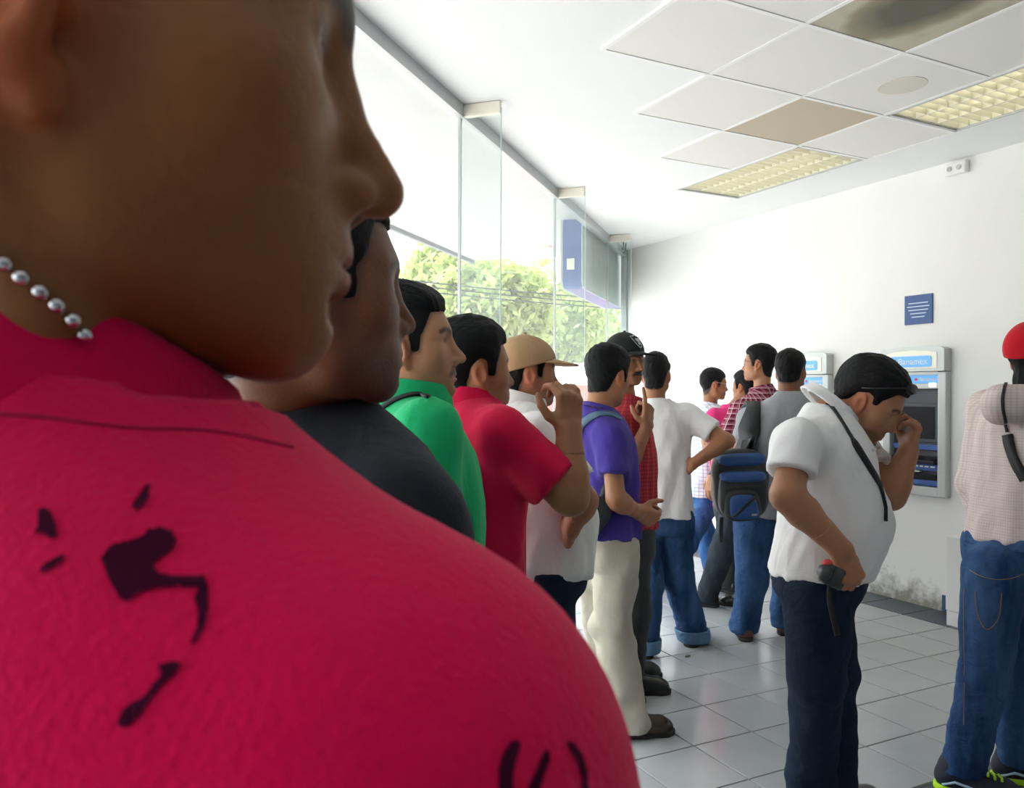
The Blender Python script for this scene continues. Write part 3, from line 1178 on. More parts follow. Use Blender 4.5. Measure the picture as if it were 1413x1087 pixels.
def glass_mat(name, haze, tint):
    m = bpy.data.materials.new(name)
    m.use_nodes = True
    nt = m.node_tree
    out = nt.nodes['Material Output']
    nt.nodes.remove(nt.nodes['Principled BSDF'])
    tr = nt.nodes.new('ShaderNodeBsdfTransparent')
    tr.inputs[0].default_value = (*tint, 1)
    gs = nt.nodes.new('ShaderNodeBsdfGlossy')
    gs.inputs['Roughness'].default_value = .02
    df = nt.nodes.new('ShaderNodeBsdfDiffuse')
    df.inputs[0].default_value = (.8, .85, .85, 1)
    tl = nt.nodes.new('ShaderNodeBsdfTranslucent')
    tl.inputs[0].default_value = (.8, .85, .85, 1)
    lw = nt.nodes.new('ShaderNodeLayerWeight')
    lw.inputs['Blend'].default_value = .5
    pw = nt.nodes.new('ShaderNodeMath')
    pw.operation = 'POWER'
    pw.inputs[1].default_value = 4.5
    fr = nt.nodes.new('ShaderNodeMath')
    fr.operation = 'MULTIPLY_ADD'
    fr.inputs[1].default_value = .2
    fr.inputs[2].default_value = .03
    nt.links.new(lw.outputs['Facing'], pw.inputs[0])
    nt.links.new(pw.outputs[0], fr.inputs[0])
    m1 = nt.nodes.new('ShaderNodeMixShader')
    m2 = nt.nodes.new('ShaderNodeMixShader')
    m3 = nt.nodes.new('ShaderNodeMixShader')
    m3.inputs[0].default_value = .5
    nt.links.new(df.outputs[0], m3.inputs[1])
    nt.links.new(tl.outputs[0], m3.inputs[2])
    nt.links.new(fr.outputs[0], m1.inputs[0])
    nt.links.new(tr.outputs[0], m1.inputs[1])
    nt.links.new(gs.outputs[0], m1.inputs[2])
    m2.inputs[0].default_value = haze
    nt.links.new(m1.outputs[0], m2.inputs[1])
    nt.links.new(m3.outputs[0], m2.inputs[2])
    nt.links.new(m2.outputs[0], out.inputs[0])
    return m
M['glass'] = glass_mat('dusty_glare_window_glass', .06, (.97, .985, .98))  # haze is dust on the panes, raised to paint glare over the trees
M['fin'] = glass_mat('green_edged_glass', .03, (.93, .97, .96))
M['fin_edge'] = mat('glass_edge', (.62, .74, .72), .15)

# floor: base with grout, tiles one by one where they can be told apart
corner = gl(4.64)
poly = [(WX + .0, -1.6), (WX + .0, 7.24), tuple(corner[:2]), tuple(gl(-8.05)[:2])]
fl = MB().prism(poly, (1, 0, 0), (0, 1, 0), (0, 0, -.106), (0, 0, .1)).build('floor', M['grout'])
structure(fl)
TX, TY, TXO, TYO = .318, .3195, 2.484, 2.612
def inside(x, y):
    return (np.array([x, y]) - GO[:2]) @ GN[:2] < -.01 and x < WX
tm = MB().box((0, 0, -.004), (TX / 2 - .0035, TY / 2 - .0035, .004), bev=.0015)
tile_mesh = {}
cnt_t = 0
far = MB()
fard = MB()
for i in range(-20, 9):
    for j in range(-14, 16):
        x0, y0 = TXO + i * TX, TYO + j * TY
        x, y = x0 + TX / 2, y0 + TY / 2
        if y0 < -1.6 or not inside(x, y):
            continue
        dk = (x0 > 4.65 and y0 > 1.9) or (-.02 < 1.97 - (y0 + TY) < .05) 
        q = V((x, y, 0)) - CAM
        dep = q @ FW
        uu = CX + F * (q @ RT) / max(dep, .1)
        vis = dep > 1.2 and 560 < uu < 1520 and F * CAMH / dep < 640
        x1 = min(x0 + TX, WX)
        if vis and cnt_t < 290:
            key = 'd' if dk else 'l'
            if key not in tile_mesh:
                o = tm.build('floor_tile', M['floor_dark'] if dk else M['floor'], fl)
                tile_mesh[key] = o.data
            else:
                o = bpy.data.objects.new('floor_tile', tile_mesh[key])
                link(o, fl)
            o.location = (x, y, 0)
            if x0 + TX > WX:
                o.location = (x - .006, y, 0)
            cnt_t += 1
        else:
            (fard if dk else far).box((x, y, -.004), (TX / 2 - .0035, TY / 2 - .0035, .004))
o = far.build('outer_tiles', M['floor'], fl); o['kind'] = 'stuff'
o = fard.build('outer_dark_tiles', M['floor_dark'], fl); o['kind'] = 'stuff'

# ceiling: plaster with two openings for the light fittings
AX = [1.985, 2.60, 3.22, 3.835, 4.455]
BY = [.64, 1.24, 1.84, 2.445, 3.045, 3.655, 4.26, 4.865]
fix = [(3, 5, 7), (3, 2, 4), (1, 0, 1)]          # column, from row, to row
fix = fix[:2]
cm = MB()
def clip_poly(pl, n, c):
    out = []
    for i in range(len(pl)):
        a, b = V(pl[i]), V(pl[(i + 1) % len(pl)])
        da, db = a @ n - c, b @ n - c
        if da <= 0:
            out.append(a)
        if (da < 0) != (db < 0) and abs(da - db) > 1e-9:
            out.append(a + (b - a) * da / (da - db))
    return out
xs = [-5.0, AX[3], AX[4], WX]
ys = [-1.6, BY[2], BY[4], BY[5], BY[7], 7.24]
gn2, gc = GN[:2], GO[:2] @ GN[:2]
for i in range(3):
    for j in range(5):
        if i == 1 and j in (1, 3):
            continue
        q = clip_poly([(xs[i], ys[j]), (xs[i + 1], ys[j]), (xs[i + 1], ys[j + 1]), (xs[i], ys[j + 1])], gn2, gc)
        if len(q) > 2:
            cm.prism([tuple(p) for p in q], (1, 0, 0), (0, 1, 0), (0, 0, CEIL + .006), (0, 0, .1))
ce = structure(cm.build('ceiling', M['ceil']))
start = {0: 4, 1: 5, 2: 6, 3: 7}                 # stepped edge of the panelled area
M['tile_burnt'] = mat('scorched_ceiling_panel', (.50, .47, .38), .9, bump=.2, bscale=180)
nt, p = nodes(M['tile_burnt'])
tc = nt.nodes.new('ShaderNodeTexCoord')
mp = nt.nodes.new('ShaderNodeMapping')
mp.inputs['Location'].default_value = (.04, .12, 0)
mp.inputs['Scale'].default_value = (4.2, 2.6, 1)
mp.inputs['Rotation'].default_value = (0, 0, .5)
ns = nt.nodes.new('ShaderNodeTexNoise')
ns.inputs['Scale'].default_value = 5
ns.inputs['Detail'].default_value = 6
gr = nt.nodes.new('ShaderNodeTexGradient')
gr.gradient_type = 'SPHERICAL'
ad = nt.nodes.new('ShaderNodeMath'); ad.operation = 'MULTIPLY_ADD'; ad.inputs[1].default_value = .45
sb = nt.nodes.new('ShaderNodeMath'); sb.operation = 'SUBTRACT'; sb.inputs[1].default_value = .22
rp = nt.nodes.new('ShaderNodeValToRGB')
rp.color_ramp.elements[0].position = .02
rp.color_ramp.elements[0].color = (.47, .44, .35, 1)
rp.color_ramp.elements[1].position = .55
rp.color_ramp.elements[1].color = (.12, .11, .085, 1)
e = rp.color_ramp.elements.new(.2); e.color = (.27, .24, .17, 1)
nt.links.new(tc.outputs['Object'], mp.inputs['Vector'])
nt.links.new(mp.outputs[0], gr.inputs[0])
nt.links.new(tc.outputs['Object'], ns.inputs['Vector'])
nt.links.new(ns.outputs['Fac'], ad.inputs[0])
nt.links.new(gr.outputs['Fac'], ad.inputs[2])
nt.links.new(ad.outputs[0], sb.inputs[0])
nt.links.new(sb.outputs[0], rp.inputs['Fac'])
nt.links.new(rp.outputs['Color'], p.inputs['Base Color'])
ctm = {}
for c in range(4):
    for r in range(len(BY) - 1):
        if r >= start[c]:
            continue
        if c == 3 and r in (2, 3, 5, 6):
            continue
        a0, a1, b0, b1 = AX[c], AX[c + 1], BY[r], BY[r + 1]
        mt = M['tile_beige'] if (c, r) == (2, 4) else M['tile_burnt'] if (c, r) == (1, 2) else M['tile_c']
        o = MB().box((0, 0, .002), ((a1 - a0) / 2 - .012, (b1 - b0) / 2 - .012, .004)).build('ceiling_tile', mt, ce)
        o.location = ((a0 + a1) / 2, (b0 + b1) / 2, CEIL - .002)
        if mt is M['tile_beige']:
            o['label'] = 'beige replacement ceiling panel'
        if mt is M['tile_burnt']:
            o['label'] = 'scorched brown ceiling panel'
        if (c, r) == (2, 3):
            w = [(.115 * math.cos(t), .115 * math.sin(t)) for t in np.linspace(0, 2 * math.pi, 33)[:-1]]
            MB().prism(w, (1, 0, 0), (0, 1, 0), (0.02, -.04, -.0045), (0, 0, .003)).build('round_patch', mat('beige_patch', (.66, .62, .56), .8), o)
def bars():
    for c in range(5):
        top = max(start.get(c, -1), start.get(c - 1, -1))
        for r in range(top):
            if c == 4 and r == 99:
                continue
            MB().box((AX[c], (BY[r] + BY[r + 1]) / 2, CEIL - .001), (.011, (BY[r + 1] - BY[r]) / 2, .006)).build('grid_bar', M['bar'], ce)
    for r in range(len(BY)):
        for c in range(4):
            if r <= start[c]:
                if c == 3 and r in (3, 6):
                    continue
                MB().box(((AX[c] + AX[c + 1]) / 2, BY[r], CEIL - .0015), ((AX[c + 1] - AX[c]) / 2, .011, .006)).build('grid_bar', M['bar'], ce)
bars()

# recessed fluorescent fittings
def fitting(c, r0, r1, label):
    a0, a1, b0, b1 = AX[c] + .012, AX[c + 1] - .012, BY[r0] + .012, BY[r1] - .012
    root = empty('ceiling_light', ((a0 + a1) / 2, (b0 + b1) / 2, CEIL))
    tag(root, label, 'ceiling light', 'recessed fluorescent ceiling lights')
    w, l = (a1 - a0) / 2, (b1 - b0) / 2
    h = MB()
    h.box((0, 0, .125), (w, l, .005))
    for sx in (-1, 1):
        h.box((sx * (w - .003), 0, .06), (.003, l, .06))
        h.box((0, sx * (l - .003), .06), (w, .003, .06))
    h.build('housing', M['white_metal'], root)
    fr = MB()
    for sx in (-1, 1):
        fr.box((sx * (w - .008), 0, -.003), (.008, l, .004))
        fr.box((0, sx * (l - .008), -.003), (w, .008, .004))
    fr.build('rim', M['grey_metal'], root)
    for i in range(3):
        x = (i - 1) * w * .62
        MB().tube([(x, -l + .04, .075), (x, l - .04, .075)], .013, 10).build('fluorescent_tube', M['tube'], root)
    for i in range(4):
        x = -w + .016 + i * (2 * w - .032) / 3
        MB().box((x, 0, .022), (.004, l - .016, .02)).build('louver_blade', M['louver'], root)
    cross = MB().box((0, 0, .022), (w - .016, .003, .02)).build('louver_blade', M['louver'], root)
    nC = 18
    for i in range(nC):
        o = cross if i == 0 else link(bpy.data.objects.new('louver_blade', cross.data), root)
        o.location = (0, -l + .03 + i * (2 * l - .06) / (nC - 1), 0)
fitting(3, 5, 7, 'recessed fluorescent light with louver grid, farther from the frame edge, over the beige panel corner')
fitting(3, 2, 4, 'recessed fluorescent light with louver grid at the right edge, nearest the wall lamp box')

# walls
wr = structure(MB().box((WX + .1, 2.82, 1.5), (.1, 4.42, 1.62)).build('wall_right', M['wallg']))
structure(MB().box((.5, -1.7, 1.5), (4.7, .1, 1.62)).build('wall_back', mat('unseen_dark_wall', (.12, .13, .16), .6)))  # unseen wall, coloured dark to cut bounce light on the nearest man's back
structure(MB().box((WX - .006, 5.83, .052), (.006, 1.40, .052)).build('baseboard_right', M['blue_base']))
structure(MB().box((WX - .006, 3.485, .055), (.006, .022, .055)).build('baseboard_right', M['blue_base']))

# glazed front: panes, header, sill channel, glass fins and brackets
S0, S1 = -8.02, 4.64
fins = [-5.61, -3.74, -1.87, 0.0, 1.87, 3.74]
ax3 = [GD, GN, UP]
hd = MB().box(gl((S0 + S1) / 2, 0.0, CEIL - .03), ((S1 - S0) / 2, .028, .036), ax3)
structure(hd.build('trim_1', M['grey_metal']))
structure(MB().box(gl((S0 + S1) / 2, 0.0, .03), ((S1 - S0) / 2, .03, .03), ax3).build('trim_2', M['grey_metal']))
structure(MB().box(gl(4.61, .0, 1.5), (.03, .03, 1.5), ax3).build('trim_3', M['grey_metal']))
edges = [S0 + .03] + fins + [S1 - .06]
for i in range(len(edges) - 1):
    a, b = edges[i] + .003, edges[i + 1] - .003
    wn = MB().box(gl((a + b) / 2, 0, 1.52), ((b - a) / 2, .005, 1.45), ax3).build('window_%d' % (i + 1), M['glass'])
    structure(wn)
    if i < len(fins):
        fs = fins[i]
        fin = MB().box(gl(fs, -.125, 1.5), (.006, .112, 1.48), ax3).build('glass_fin', M['fin'], wn)
        MB().box(gl(fs, -.2385, 1.5), (.0062, .0012, 1.48), ax3).build('polished_edge', M['fin_edge'], fin)
        MB().box(gl(fs, -.12, CEIL - .03), (.016, .115, .034), ax3, .004).build('fin_bracket', M['ivory'], wn)
        MB().box(gl(fs, -.0, 1.5), (.006, .008, 1.46), ax3).build('silicone_joint', M['grey_metal'], wn)

# canopy outside with its downlight
SOF = 3.03
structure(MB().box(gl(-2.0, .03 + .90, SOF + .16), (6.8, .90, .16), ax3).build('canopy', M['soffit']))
structure(MB().box(gl(-2.0, 1.85, SOF + .13), (6.8, .02, .17), ax3).build('trim_4', mat('grey_fascia', (.16, .18, .20), .5)))
dp = G(748, 340, SOF)
dl = MB().tube([dp + UP * .004, dp - UP * .03], .11, 24).build('downlight', M['ivory'])
tag(dl, 'round ivory downlight under the white canopy outside the glass', 'light')
pv = MB().prism([(-60, -60), (60, -60), (60, 60), (-60, 60)], (1, 0, 0), (0, 1, 0), (0, 0, -.25), (0, 0, .14)).build('ground', mat('pale_pavement', (.52, .51, .49), .9, var=.1, vscale=.6))
structure(pv)

# illuminated sign box hung outside the glass, seen from behind
d0, s0 = on_glass(803, .06)
d1, s1 = on_glass(860, .06)
zt = W(803, 292, d0)[2]
zb = W(803, 397, d0)[2]
root = empty('sign_box', gl((s0 + s1) / 2, .2, zb))
tag(root, 'blue and grey rounded sign box hanging outside the far end of the glass', 'sign')
ctr = (gl((s0 + s1) / 2, .06, zb))
hl, hh, rr = (s1 - s0) / 2, (zt - zb), .09
def rrect(w, h, r, n=6):
    P = []
    for cx, cy, a0 in ((w - r, h - r, 0), (-w + r, h - r, 90), (-w + r, r, 180), (w - r, r, 270)):
        for k in range(n + 1):
            t = math.radians(a0 + 90 * k / n)
            P.append((cx + r * math.cos(t), cy + r * math.sin(t)))
    return P
base = gl((s0 + s1) / 2, .2, zb)
sgm = mat('brushed_grey_sheet', (.42, .45, .44), .55, var=.10, vscale=6)
blu = mat('blue_sign_enamel', (.02, .065, .30), .35)
MB().prism(rrect(hl, hh, rr), GD, UP, gl((s0 + s1) / 2, .06, zb) - base, GN * .012).build('back_panel', sgm, root)
MB().prism(rrect(hl - .002, hh - .002, rr), GD, UP, gl((s0 + s1) / 2, .074, zb + .001) - base, GN * .17).build('casing', blu, root)
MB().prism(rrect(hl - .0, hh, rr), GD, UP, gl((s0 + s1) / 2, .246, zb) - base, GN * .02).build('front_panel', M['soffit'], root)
lb = W(787, 365, d0 + .1)
MB().box(gl(s0 - .002, .17, zb + hh * .32) - base, (.002, .035, .05), ax3).build('sticker', M['ivory'], root)
for sx in (s0 + .25, s1 - .25):
    MB().tube([gl(sx, .2, zt - .01) - base, gl(sx, .2, SOF + .01) - base], .012, 8).build('hanger', M['grey_metal'], root)
bp = gl(4.05, -.10, CEIL)
hk = MB().tube([bp, bp - UP * .05, bp - UP * .09 - GD * .05], .006, 6).tube([bp + GD * .12, bp + GD * .1 - UP * .08, bp - UP * .12], .006, 6)
tag(hk.build('bent_hook', M['dark']), 'bent dark wire hooks on the ceiling beside the sign box', 'hook')

# trees and street outside
leafm = mat('green_leaves', (.32, .38, .17), .6, var=.5, vscale=2.0)
_n, _p = nodes(leafm)
_t = _n.nodes.new('ShaderNodeBsdfTranslucent')
_t.inputs[0].default_value = (.42, .52, .14, 1)
_m = _n.nodes.new('ShaderNodeMixShader')
_m.inputs[0].default_value = .5
_n.links.new(_p.outputs[0], _m.inputs[1])
_n.links.new(_t.outputs[0], _m.inputs[2])
_n.links.new(_m.outputs[0], _n.nodes['Material Output'].inputs[0])
barkm = mat('tree_bark', (.10, .07, .045), .9, bump=.5, bscale=20)
def tree(u, vt, vb, d, rad, seed, label):
    rng = np.random.RandomState(seed)
    t = W(u, vt, d)
    b = W(u, vb, d)
    g = V((t[0], t[1], -.11))
    root = empty('street_tree', g)
    tag(root, label, 'tree', None)
    H = (t - g)[2]
    cz = (b - g)[2]
    m = MB().tube([(0, 0, 0), (.05, .03, cz * .5), (0, .02, cz + .3), (.1, 0, H * .75)], [.16, .13, .10, .04], 10)
    m.build('trunk', barkm, root, True)
    for k in range(6):
        a = rng.rand() * 6.28
        e = V((math.cos(a) * rad * .7, math.sin(a) * rad * .7, cz + (H - cz) * (.4 + .4 * rng.rand())))
        MB().tube([(0, .02, cz * .8), e * V((.4, .4, .7)), e], [.06, .04, .015], 6).build('branch', barkm, root, True)
    vs, fs = [], []
    cl = []
    for k in range(46):
        p = rng.normal(size=3)
        p /= np.linalg.norm(p)
        p *= (.45 + .5 * rng.rand())
        cl.append(V((p[0] * rad, p[1] * rad, (cz + H) / 2 + p[2] * (H - cz) / 2 * .92)))
    N = 9000
    c = V(cl)[rng.randint(0, len(cl), N)] + rng.normal(size=(N, 3)) * rad * .15
    a = rng.normal(size=(N, 3)); a /= np.linalg.norm(a, axis=1)[:, None]
    b2 = np.cross(a, rng.normal(size=(N, 3))); b2 /= np.linalg.norm(b2, axis=1)[:, None]
    L = (.10 + .07 * rng.rand(N))[:, None]
    vs = np.stack([c - a * L, c + b2 * L * .4, c + a * L, c - b2 * L * .4], 1).reshape(-1, 3)
    fo = obj('foliage', vs, np.arange(4 * N).reshape(N, 4), leafm, root)
    fo['kind'] = 'stuff'
tree(622, 342, 450, 21, 1.30, 1, 'bright green tree outside, farthest left, its top just under the canopy')
tree(566, 388, 470, 28, 1.8, 2, 'low green tree outside, behind the dark-haired man in green')
tree(690, 362, 480, 17.2, 1.35, 3, 'broad leafy tree outside between the two glass fins')
tree(765, 400, 500, 24.8, 1.8, 4, 'round green tree outside, left of the far glass fin')
tree(830, 436, 520, 32, 2.0, 5, 'pale green tree outside under the sign box')
w0, w1 = W(520, 540, 14), W(1000, 540, 14)
dirw = unit(w1 - w0)
dirw[2] = 0
wl = MB().box((w0 + w1) / 2 * V((1, 1, 0)) + UP * .75, (4.4, .12, .86), [dirw, np.cross(UP, dirw), UP]).build('street_wall', mat('faded_red_wall', (.50, .16, .12), .9, var=.2, vscale=2))
tag(wl, 'faded red street wall below the trees outside', 'wall')
cp = MB().box((w0 + w1) / 2 * V((1, 1, 0)) + UP * 1.80, (4.4, .16, .19), [dirw, np.cross(UP, dirw), UP]).build('coping', mat('white_coping', (.8, .8, .78), .8), None)
cp.parent = wl
for k, (ya, yb) in enumerate(((378, 402), (384, 409), (392, 414))):
    a, b = W(380, ya - 12, 13.2), W(1000, yb + 22, 14.2)
    mid = (a + b) / 2 - UP * .06
    cb = MB().tube(densify([a, mid, b], 8), .012, 6).build('street_cable', M['dark'])
    tag(cb, ['uppermost', 'middle', 'lowest'][k] + ' of three thin power lines crossing in front of the trees', 'cable', 'power lines')
for u in (380, 1000):
    p = W(u, 500, 13.2 if u == 380 else 14.2)
    p = p + FW * .155
    ph = MB().tube([V((p[0], p[1], -.11)), V((p[0], p[1], 4.6))], [.13, .10], 10).build('utility_pole', barkm, None, True)
    tag(ph, 'wooden utility pole at the %s end of the power lines' % ('near left' if u == 380 else 'far right'), 'pole')

# cash machines in the wall
silver = mat('silver_surround', (.50, .53, .52), .42, .25)
cream = mat('cream_lit_panel', (.80, .78, .66), .4, emit=(1, .95, .8, .12))
skyblue = mat('lit_blue_sign', (.10, .36, .72), .3, emit=(.12, .42, .85, .35))
deepblue = mat('blue_fascia', (.035, .10, .33), .4)
screen = mat('dark_screen', (.008, .009, .012), .45, spec=.2)
inner = mat('dark_recess', (.05, .06, .075), .5)
white = mat('white_print', (.82, .84, .86), .5)
redm = mat('red_emblem', (.62, .05, .05), .5)
def atm(yl, label, n):
    """yl: the edge farther along the wall; width runs towards -Y"""
    Wd = .49
    z0, z1, zh = .765, 1.615, 1.785
    root = empty('cash_machine', (WX, yl - Wd / 2, z0))
    tag(root, label, 'cash machine')
    A, B, N = V((0, -1, 0)), UP, V((-1, 0, 0))
    o = lambda x, z, y=0: A * (x - Wd / 2) + B * (z - z0) + N * y
    def bx(name, x0, x1, za, zb, y0, y1, mt, bev=0.0, par=root):
        return MB().box(o((x0 + x1) / 2, (za + zb) / 2, (y0 + y1) / 2), ((x1 - x0) / 2, (zb - za) / 2, (y1 - y0) / 2), [A, B, N], bev).build(name, mt, par)
    bx('side_frame', 0, .062, z0, z1, .001, .055, silver, .008)
    bx('side_frame', Wd - .062, Wd, z0, z1, .001, .055, silver, .008)
    bx('bottom_frame', .055, Wd - .055, z0, .83, .001, .055, silver, .008)
    # arched header
    top = [(0, 0), (Wd, 0), (Wd, zh - z1 - .022)] + [(Wd * (1 - t), zh - z1 - .022 + .022 * math.sin(math.pi * (.15 + .7 * t)) ** .8) for t in np.linspace(.05, .95, 12)] + [(0, zh - z1 - .022)]
    hdr = MB().prism(top, A, B, o(0, z1 + .003, .001), N * .075).build('header', silver, root)
    MB().prism([(.05, .02), (Wd - .05, .02), (Wd - .05, .125), (Wd - .13, .138), (Wd / 2, .145), (.13, .138), (.05, .125)], A, B, o(0, z1 + .003, .074), N * .006).build('lit_panel', cream, hdr)
    sg = MB().prism(rrect(.158, .076, .018), A, B, o(Wd / 2, z1 + .032, .080), N * .006).build('sign_plate', skyblue, root)
    text_mesh('lettering', 'Banamex', .062, o(Wd / 2 + .02, z1 + .069, .0868), A, B, white, sg)
    em = MB()
    for k, (dx, dz) in enumerate(((-.012, .0), (.0, .010), (.010, -.004))):
        em.sphere(o(Wd / 2 - .122 + dx, z1 + .070 + dz, .0865), (.013, .009, .0012), 12, 6, [A, B, N])
    em.build('emblem', redm, sg)
    bx('blue_band', .062, Wd - .062, 1.535, 1.592, .001, .045, skyblue, .003)
    t2 = bx('top_rail', .062, Wd - .062, 1.593, z1, .001, .05, silver)
    text_mesh('lettering', 'Banamex', .036, o(Wd * .72, 1.563, .0457), A, B, white, root)
    MB().sphere(o(Wd * .535, 1.563, .0455), (.012, .010, .0012), 12, 6, [A, B, N]).build('emblem', redm, root)
    bx('mid_rail', .062, Wd - .062, 1.498, 1.535, .001, .048, silver, .004)
    lm = bx('lamp', Wd - .125, Wd - .075, 1.51, 1.538, .049, .056, mat('lit_lamp', (.9, .9, .9), .4, emit=(1, 1, 1, 2.0)), .003)
    bx('recess', .062, Wd - .062, .83, 1.498, .001, .006, inner)
    bx('screen_bezel', .085, Wd - .085, 1.13, 1.40, .006, .018, inner, .004)
    bx('screen', .105, Wd - .105, 1.155, 1.375, .018, .021, screen)
    bx('blue_strip', .07, Wd - .07, 1.08, 1.115, .006, .03, deepblue, .003)
    sh = MB().prism([(0, 0), (.075, -.01), (.075, .012), (0, .04)], N, B, o(.07, 1.0, .006), A * (Wd - .14)).build('keypad_shelf', M['dark'], root)
    for r in range(4):
        for c in range(4):
            MB().box(o(.15 + c * .03, 1.026 - r * .0055, .022 + r * .015), (.010, .003, .005), [A, B, N]).build('key', silver, sh)
    st = bx('blue_strip', .07, Wd - .07, .94, .985, .006, .04, deepblue, .003)
    rng = random.Random(n)
    x = .10
    while x < Wd - .12:
        w = rng.uniform(.012, .04)
        bx('print_mark', x, x + w, .962, .972, .0405, .0412, white, 0, st)
        x += w + .012
    bx('card_slot', .20, .29, .925, .937, .006, .045, silver, .003)
    bx('cash_slot', .09, Wd - .09, .878, .915, .006, .02, screen, .003)
    bx('blue_strip', .07, Wd - .07, .835, .872, .006, .03, deepblue, .003)
atm(3.945, 'grey cash machine with blue lit sign behind the man in the white polo', 1)
atm(4.92, 'grey cash machine farther along the wall behind the man with the sling bag', 2)

# blue notice above the nearer machine
root = empty('wall_notice', (WX, 3.695, 2.05))
tag(root, 'small blue notice plate with white lines above the cash machine', 'sign')
A, N = V((0, -1, 0)), V((-1, 0, 0))
MB().box(N * .006, (.107, .102, .005), [A, UP, N], .002).build('plate', mat('blue_notice', (.03, .085, .25), .5), root)
for k in range(5):
    wd = (.075, .085, .075, .06, .05)[k]
    MB().box(N * .0118 + UP * (.045 - k * .024), (wd, .0035, .0006), [A, UP, N]).build('print_line', mat('pale_print', (.5, .6, .75), .6), root)

# emergency lamp box under the ceiling
root = empty('emergency_lamp', (WX, 3.405, 2.955))
tag(root, 'small white wall lamp box with two round lamps just below the ceiling', 'lamp')
MB().box(N * .025, (.072, .040, .024), [A, UP, N], .008).build('housing', M['white_metal'], root)
for sx in (-.035, .03):
    MB().tube([A * sx + N * .049, A * sx + N * .056], .017, 14).build('lamp_head', mat('grey_lens', (.45, .45, .45), .3), root)

# low white boxed ledge at the right
root = empty('low_cabinet', (WX - .145, 2.79, 0))
tag(root, 'low white boxed ledge against the wall, behind the man in the red cap', 'cabinet')
MB().box((0, 0, .33), (.144, .5, .235), None, .006).build('body', M['wall'], root)
MB().box((.004, 0, .046), (.140, .497, .045)).build('plinth', M['wall'], root)

# ------------------------------------------------------------------ the people
def px(d):
    return F / d
SK1, SK2, SK3 = (.36, .165, .085), (.30, .13, .062), (.24, .10, .047)
MJ = {
    'magenta': cloth('magenta_jersey', lin(210, 0, 72), .03, .12),
    'magenta2': cloth('crimson_pique', lin(196, 14, 62), .05),
    'navy': cloth('black_navy_jersey', (.012, .016, .024)),
    'green': cloth('green_pique', lin(26, 168, 104)),
    'white': cloth('white_pique', (.78, .77, .76), .03),
    'white2': cloth('off_white_jersey', (.74, .74, .70), .04),
    'purple': cloth('purple_jersey', lin(62, 48, 128)),
    'grey': cloth('heather_grey_jersey', (.30, .31, .33), .1),
    'pink': cloth('hot_pink_jersey', lin(225, 60, 130)),
    'cream': cloth('cream_cotton_twill', (.43, .395, .32), .06),
    'darkp': cloth('charcoal_twill', (.035, .038, .04)),
    'jean': denim('blue_denim', lin(34, 58, 92), lin(66, 98, 140)),
    'jean2': denim('bright_blue_denim', lin(40, 78, 130), lin(86, 128, 180)),
    'jean3': denim('dark_indigo_denim', (.010, .018, .036), (.022, .036, .062)),
    'jean4': denim('faded_blue_denim', lin(30, 54, 92), lin(70, 100, 138)),
    'jean5': denim('grey_black_denim', (.020, .026, .034), (.04, .05, .062)),
    'cuff': denim('turned_denim', lin(80, 110, 140), lin(110, 140, 168)),
    'tan': cloth('tan_cotton_twill', lin(172, 140, 104)),
    'blackcap': cloth('black_cap_twill', (.014, .016, .017)),
    'redcap': cloth('red_cap_twill', lin(176, 20, 34)),
    'brown': mat('brown_suede', (.045, .032, .022), .7, bump=.3, bscale=90),
    'blackshoe': mat('black_leather', (.008, .008, .009), .3),
    'redshoe': mat('reddish_brown_leather', (.12, .045, .030), .45),
    'whiteshoe': mat('off_white_leather', (.5, .5, .48), .5),
    'sole': mat('dark_rubber', (.015, .013, .012), .8),
    'navyshoe': mat('navy_mesh', (.012, .017, .035), .7, bump=.4, bscale=300),
    'neon': mat('neon_yellow_green', lin(190, 240, 30), .5),
    'rp': plaid('red_small_plaid', lin(168, 52, 60), [('h', .018, .35, lin(120, 30, 44), .6), ('v', .018, .3, lin(198, 90, 92), .5), ('v', .036, .18, lin(96, 24, 40), .6)]),
    'wp': plaid('white_blue_check', (.74, .75, .78), [('h', .028, .2, lin(120, 145, 185), .6), ('v', .028, .2, lin(120, 145, 185), .6)]),
    'mp': plaid('maroon_white_plaid', lin(96, 26, 48), [('h', .034, .42, lin(150, 84, 100), .8), ('v', .034, .42, lin(150, 84, 100), .8), ('h', .034, .10, (.8, .7, .72), .6), ('v', .034, .10, (.8, .7, .72), .6)]),
    'stripe': plaid('pale_striped_shirt', lin(206, 192, 186), [('h', .030, .16, lin(160, 150, 165), .28), ('v', .010, .4, lin(188, 168, 164), .6), ('h', .010, .4, lin(190, 172, 170), .6)]),
}
DK = M['dark']

# --- 1: the man in magenta, close to the lens
hc1 = CAM + RT * -.151 + FW * .284 + UP * .105
nb1 = CAM + RT * -.176 + FW * .286 + UP * -.010
h1 = Human('man in magenta T-shirt with black paint marks and bead chain, huge in front at left', 30, nb1, nb1 - UP * .53 - FW * .02, (hc1, 72, -2, -2, 1.0, dict(roots=.0, neck_y=-.036, jaw_k=.009, lips=1.25, ear_red=.7, brow=1.5, stubble=.10, nose=.004, droop=.003, scm=1, jaw=.96)), w=1.04, skin=(.24, .092, .024), seed=11)  # raised ear_red paints light glowing through the ear from behind
h1.leg('L', V((nb1[0], nb1[1], 0)) - h1.r * .1).leg('R', V((nb1[0], nb1[1], 0)) + h1.r * .1)
sh1 = W(512, 1098, .222)
h1.arm('R', sh=sh1, elbow=sh1 + h1.r * .06 - UP * .28 - h1.f * .02)
h1.arm('L')
h1.body(hres=.0032, neckr=.051)
h1.eyes()
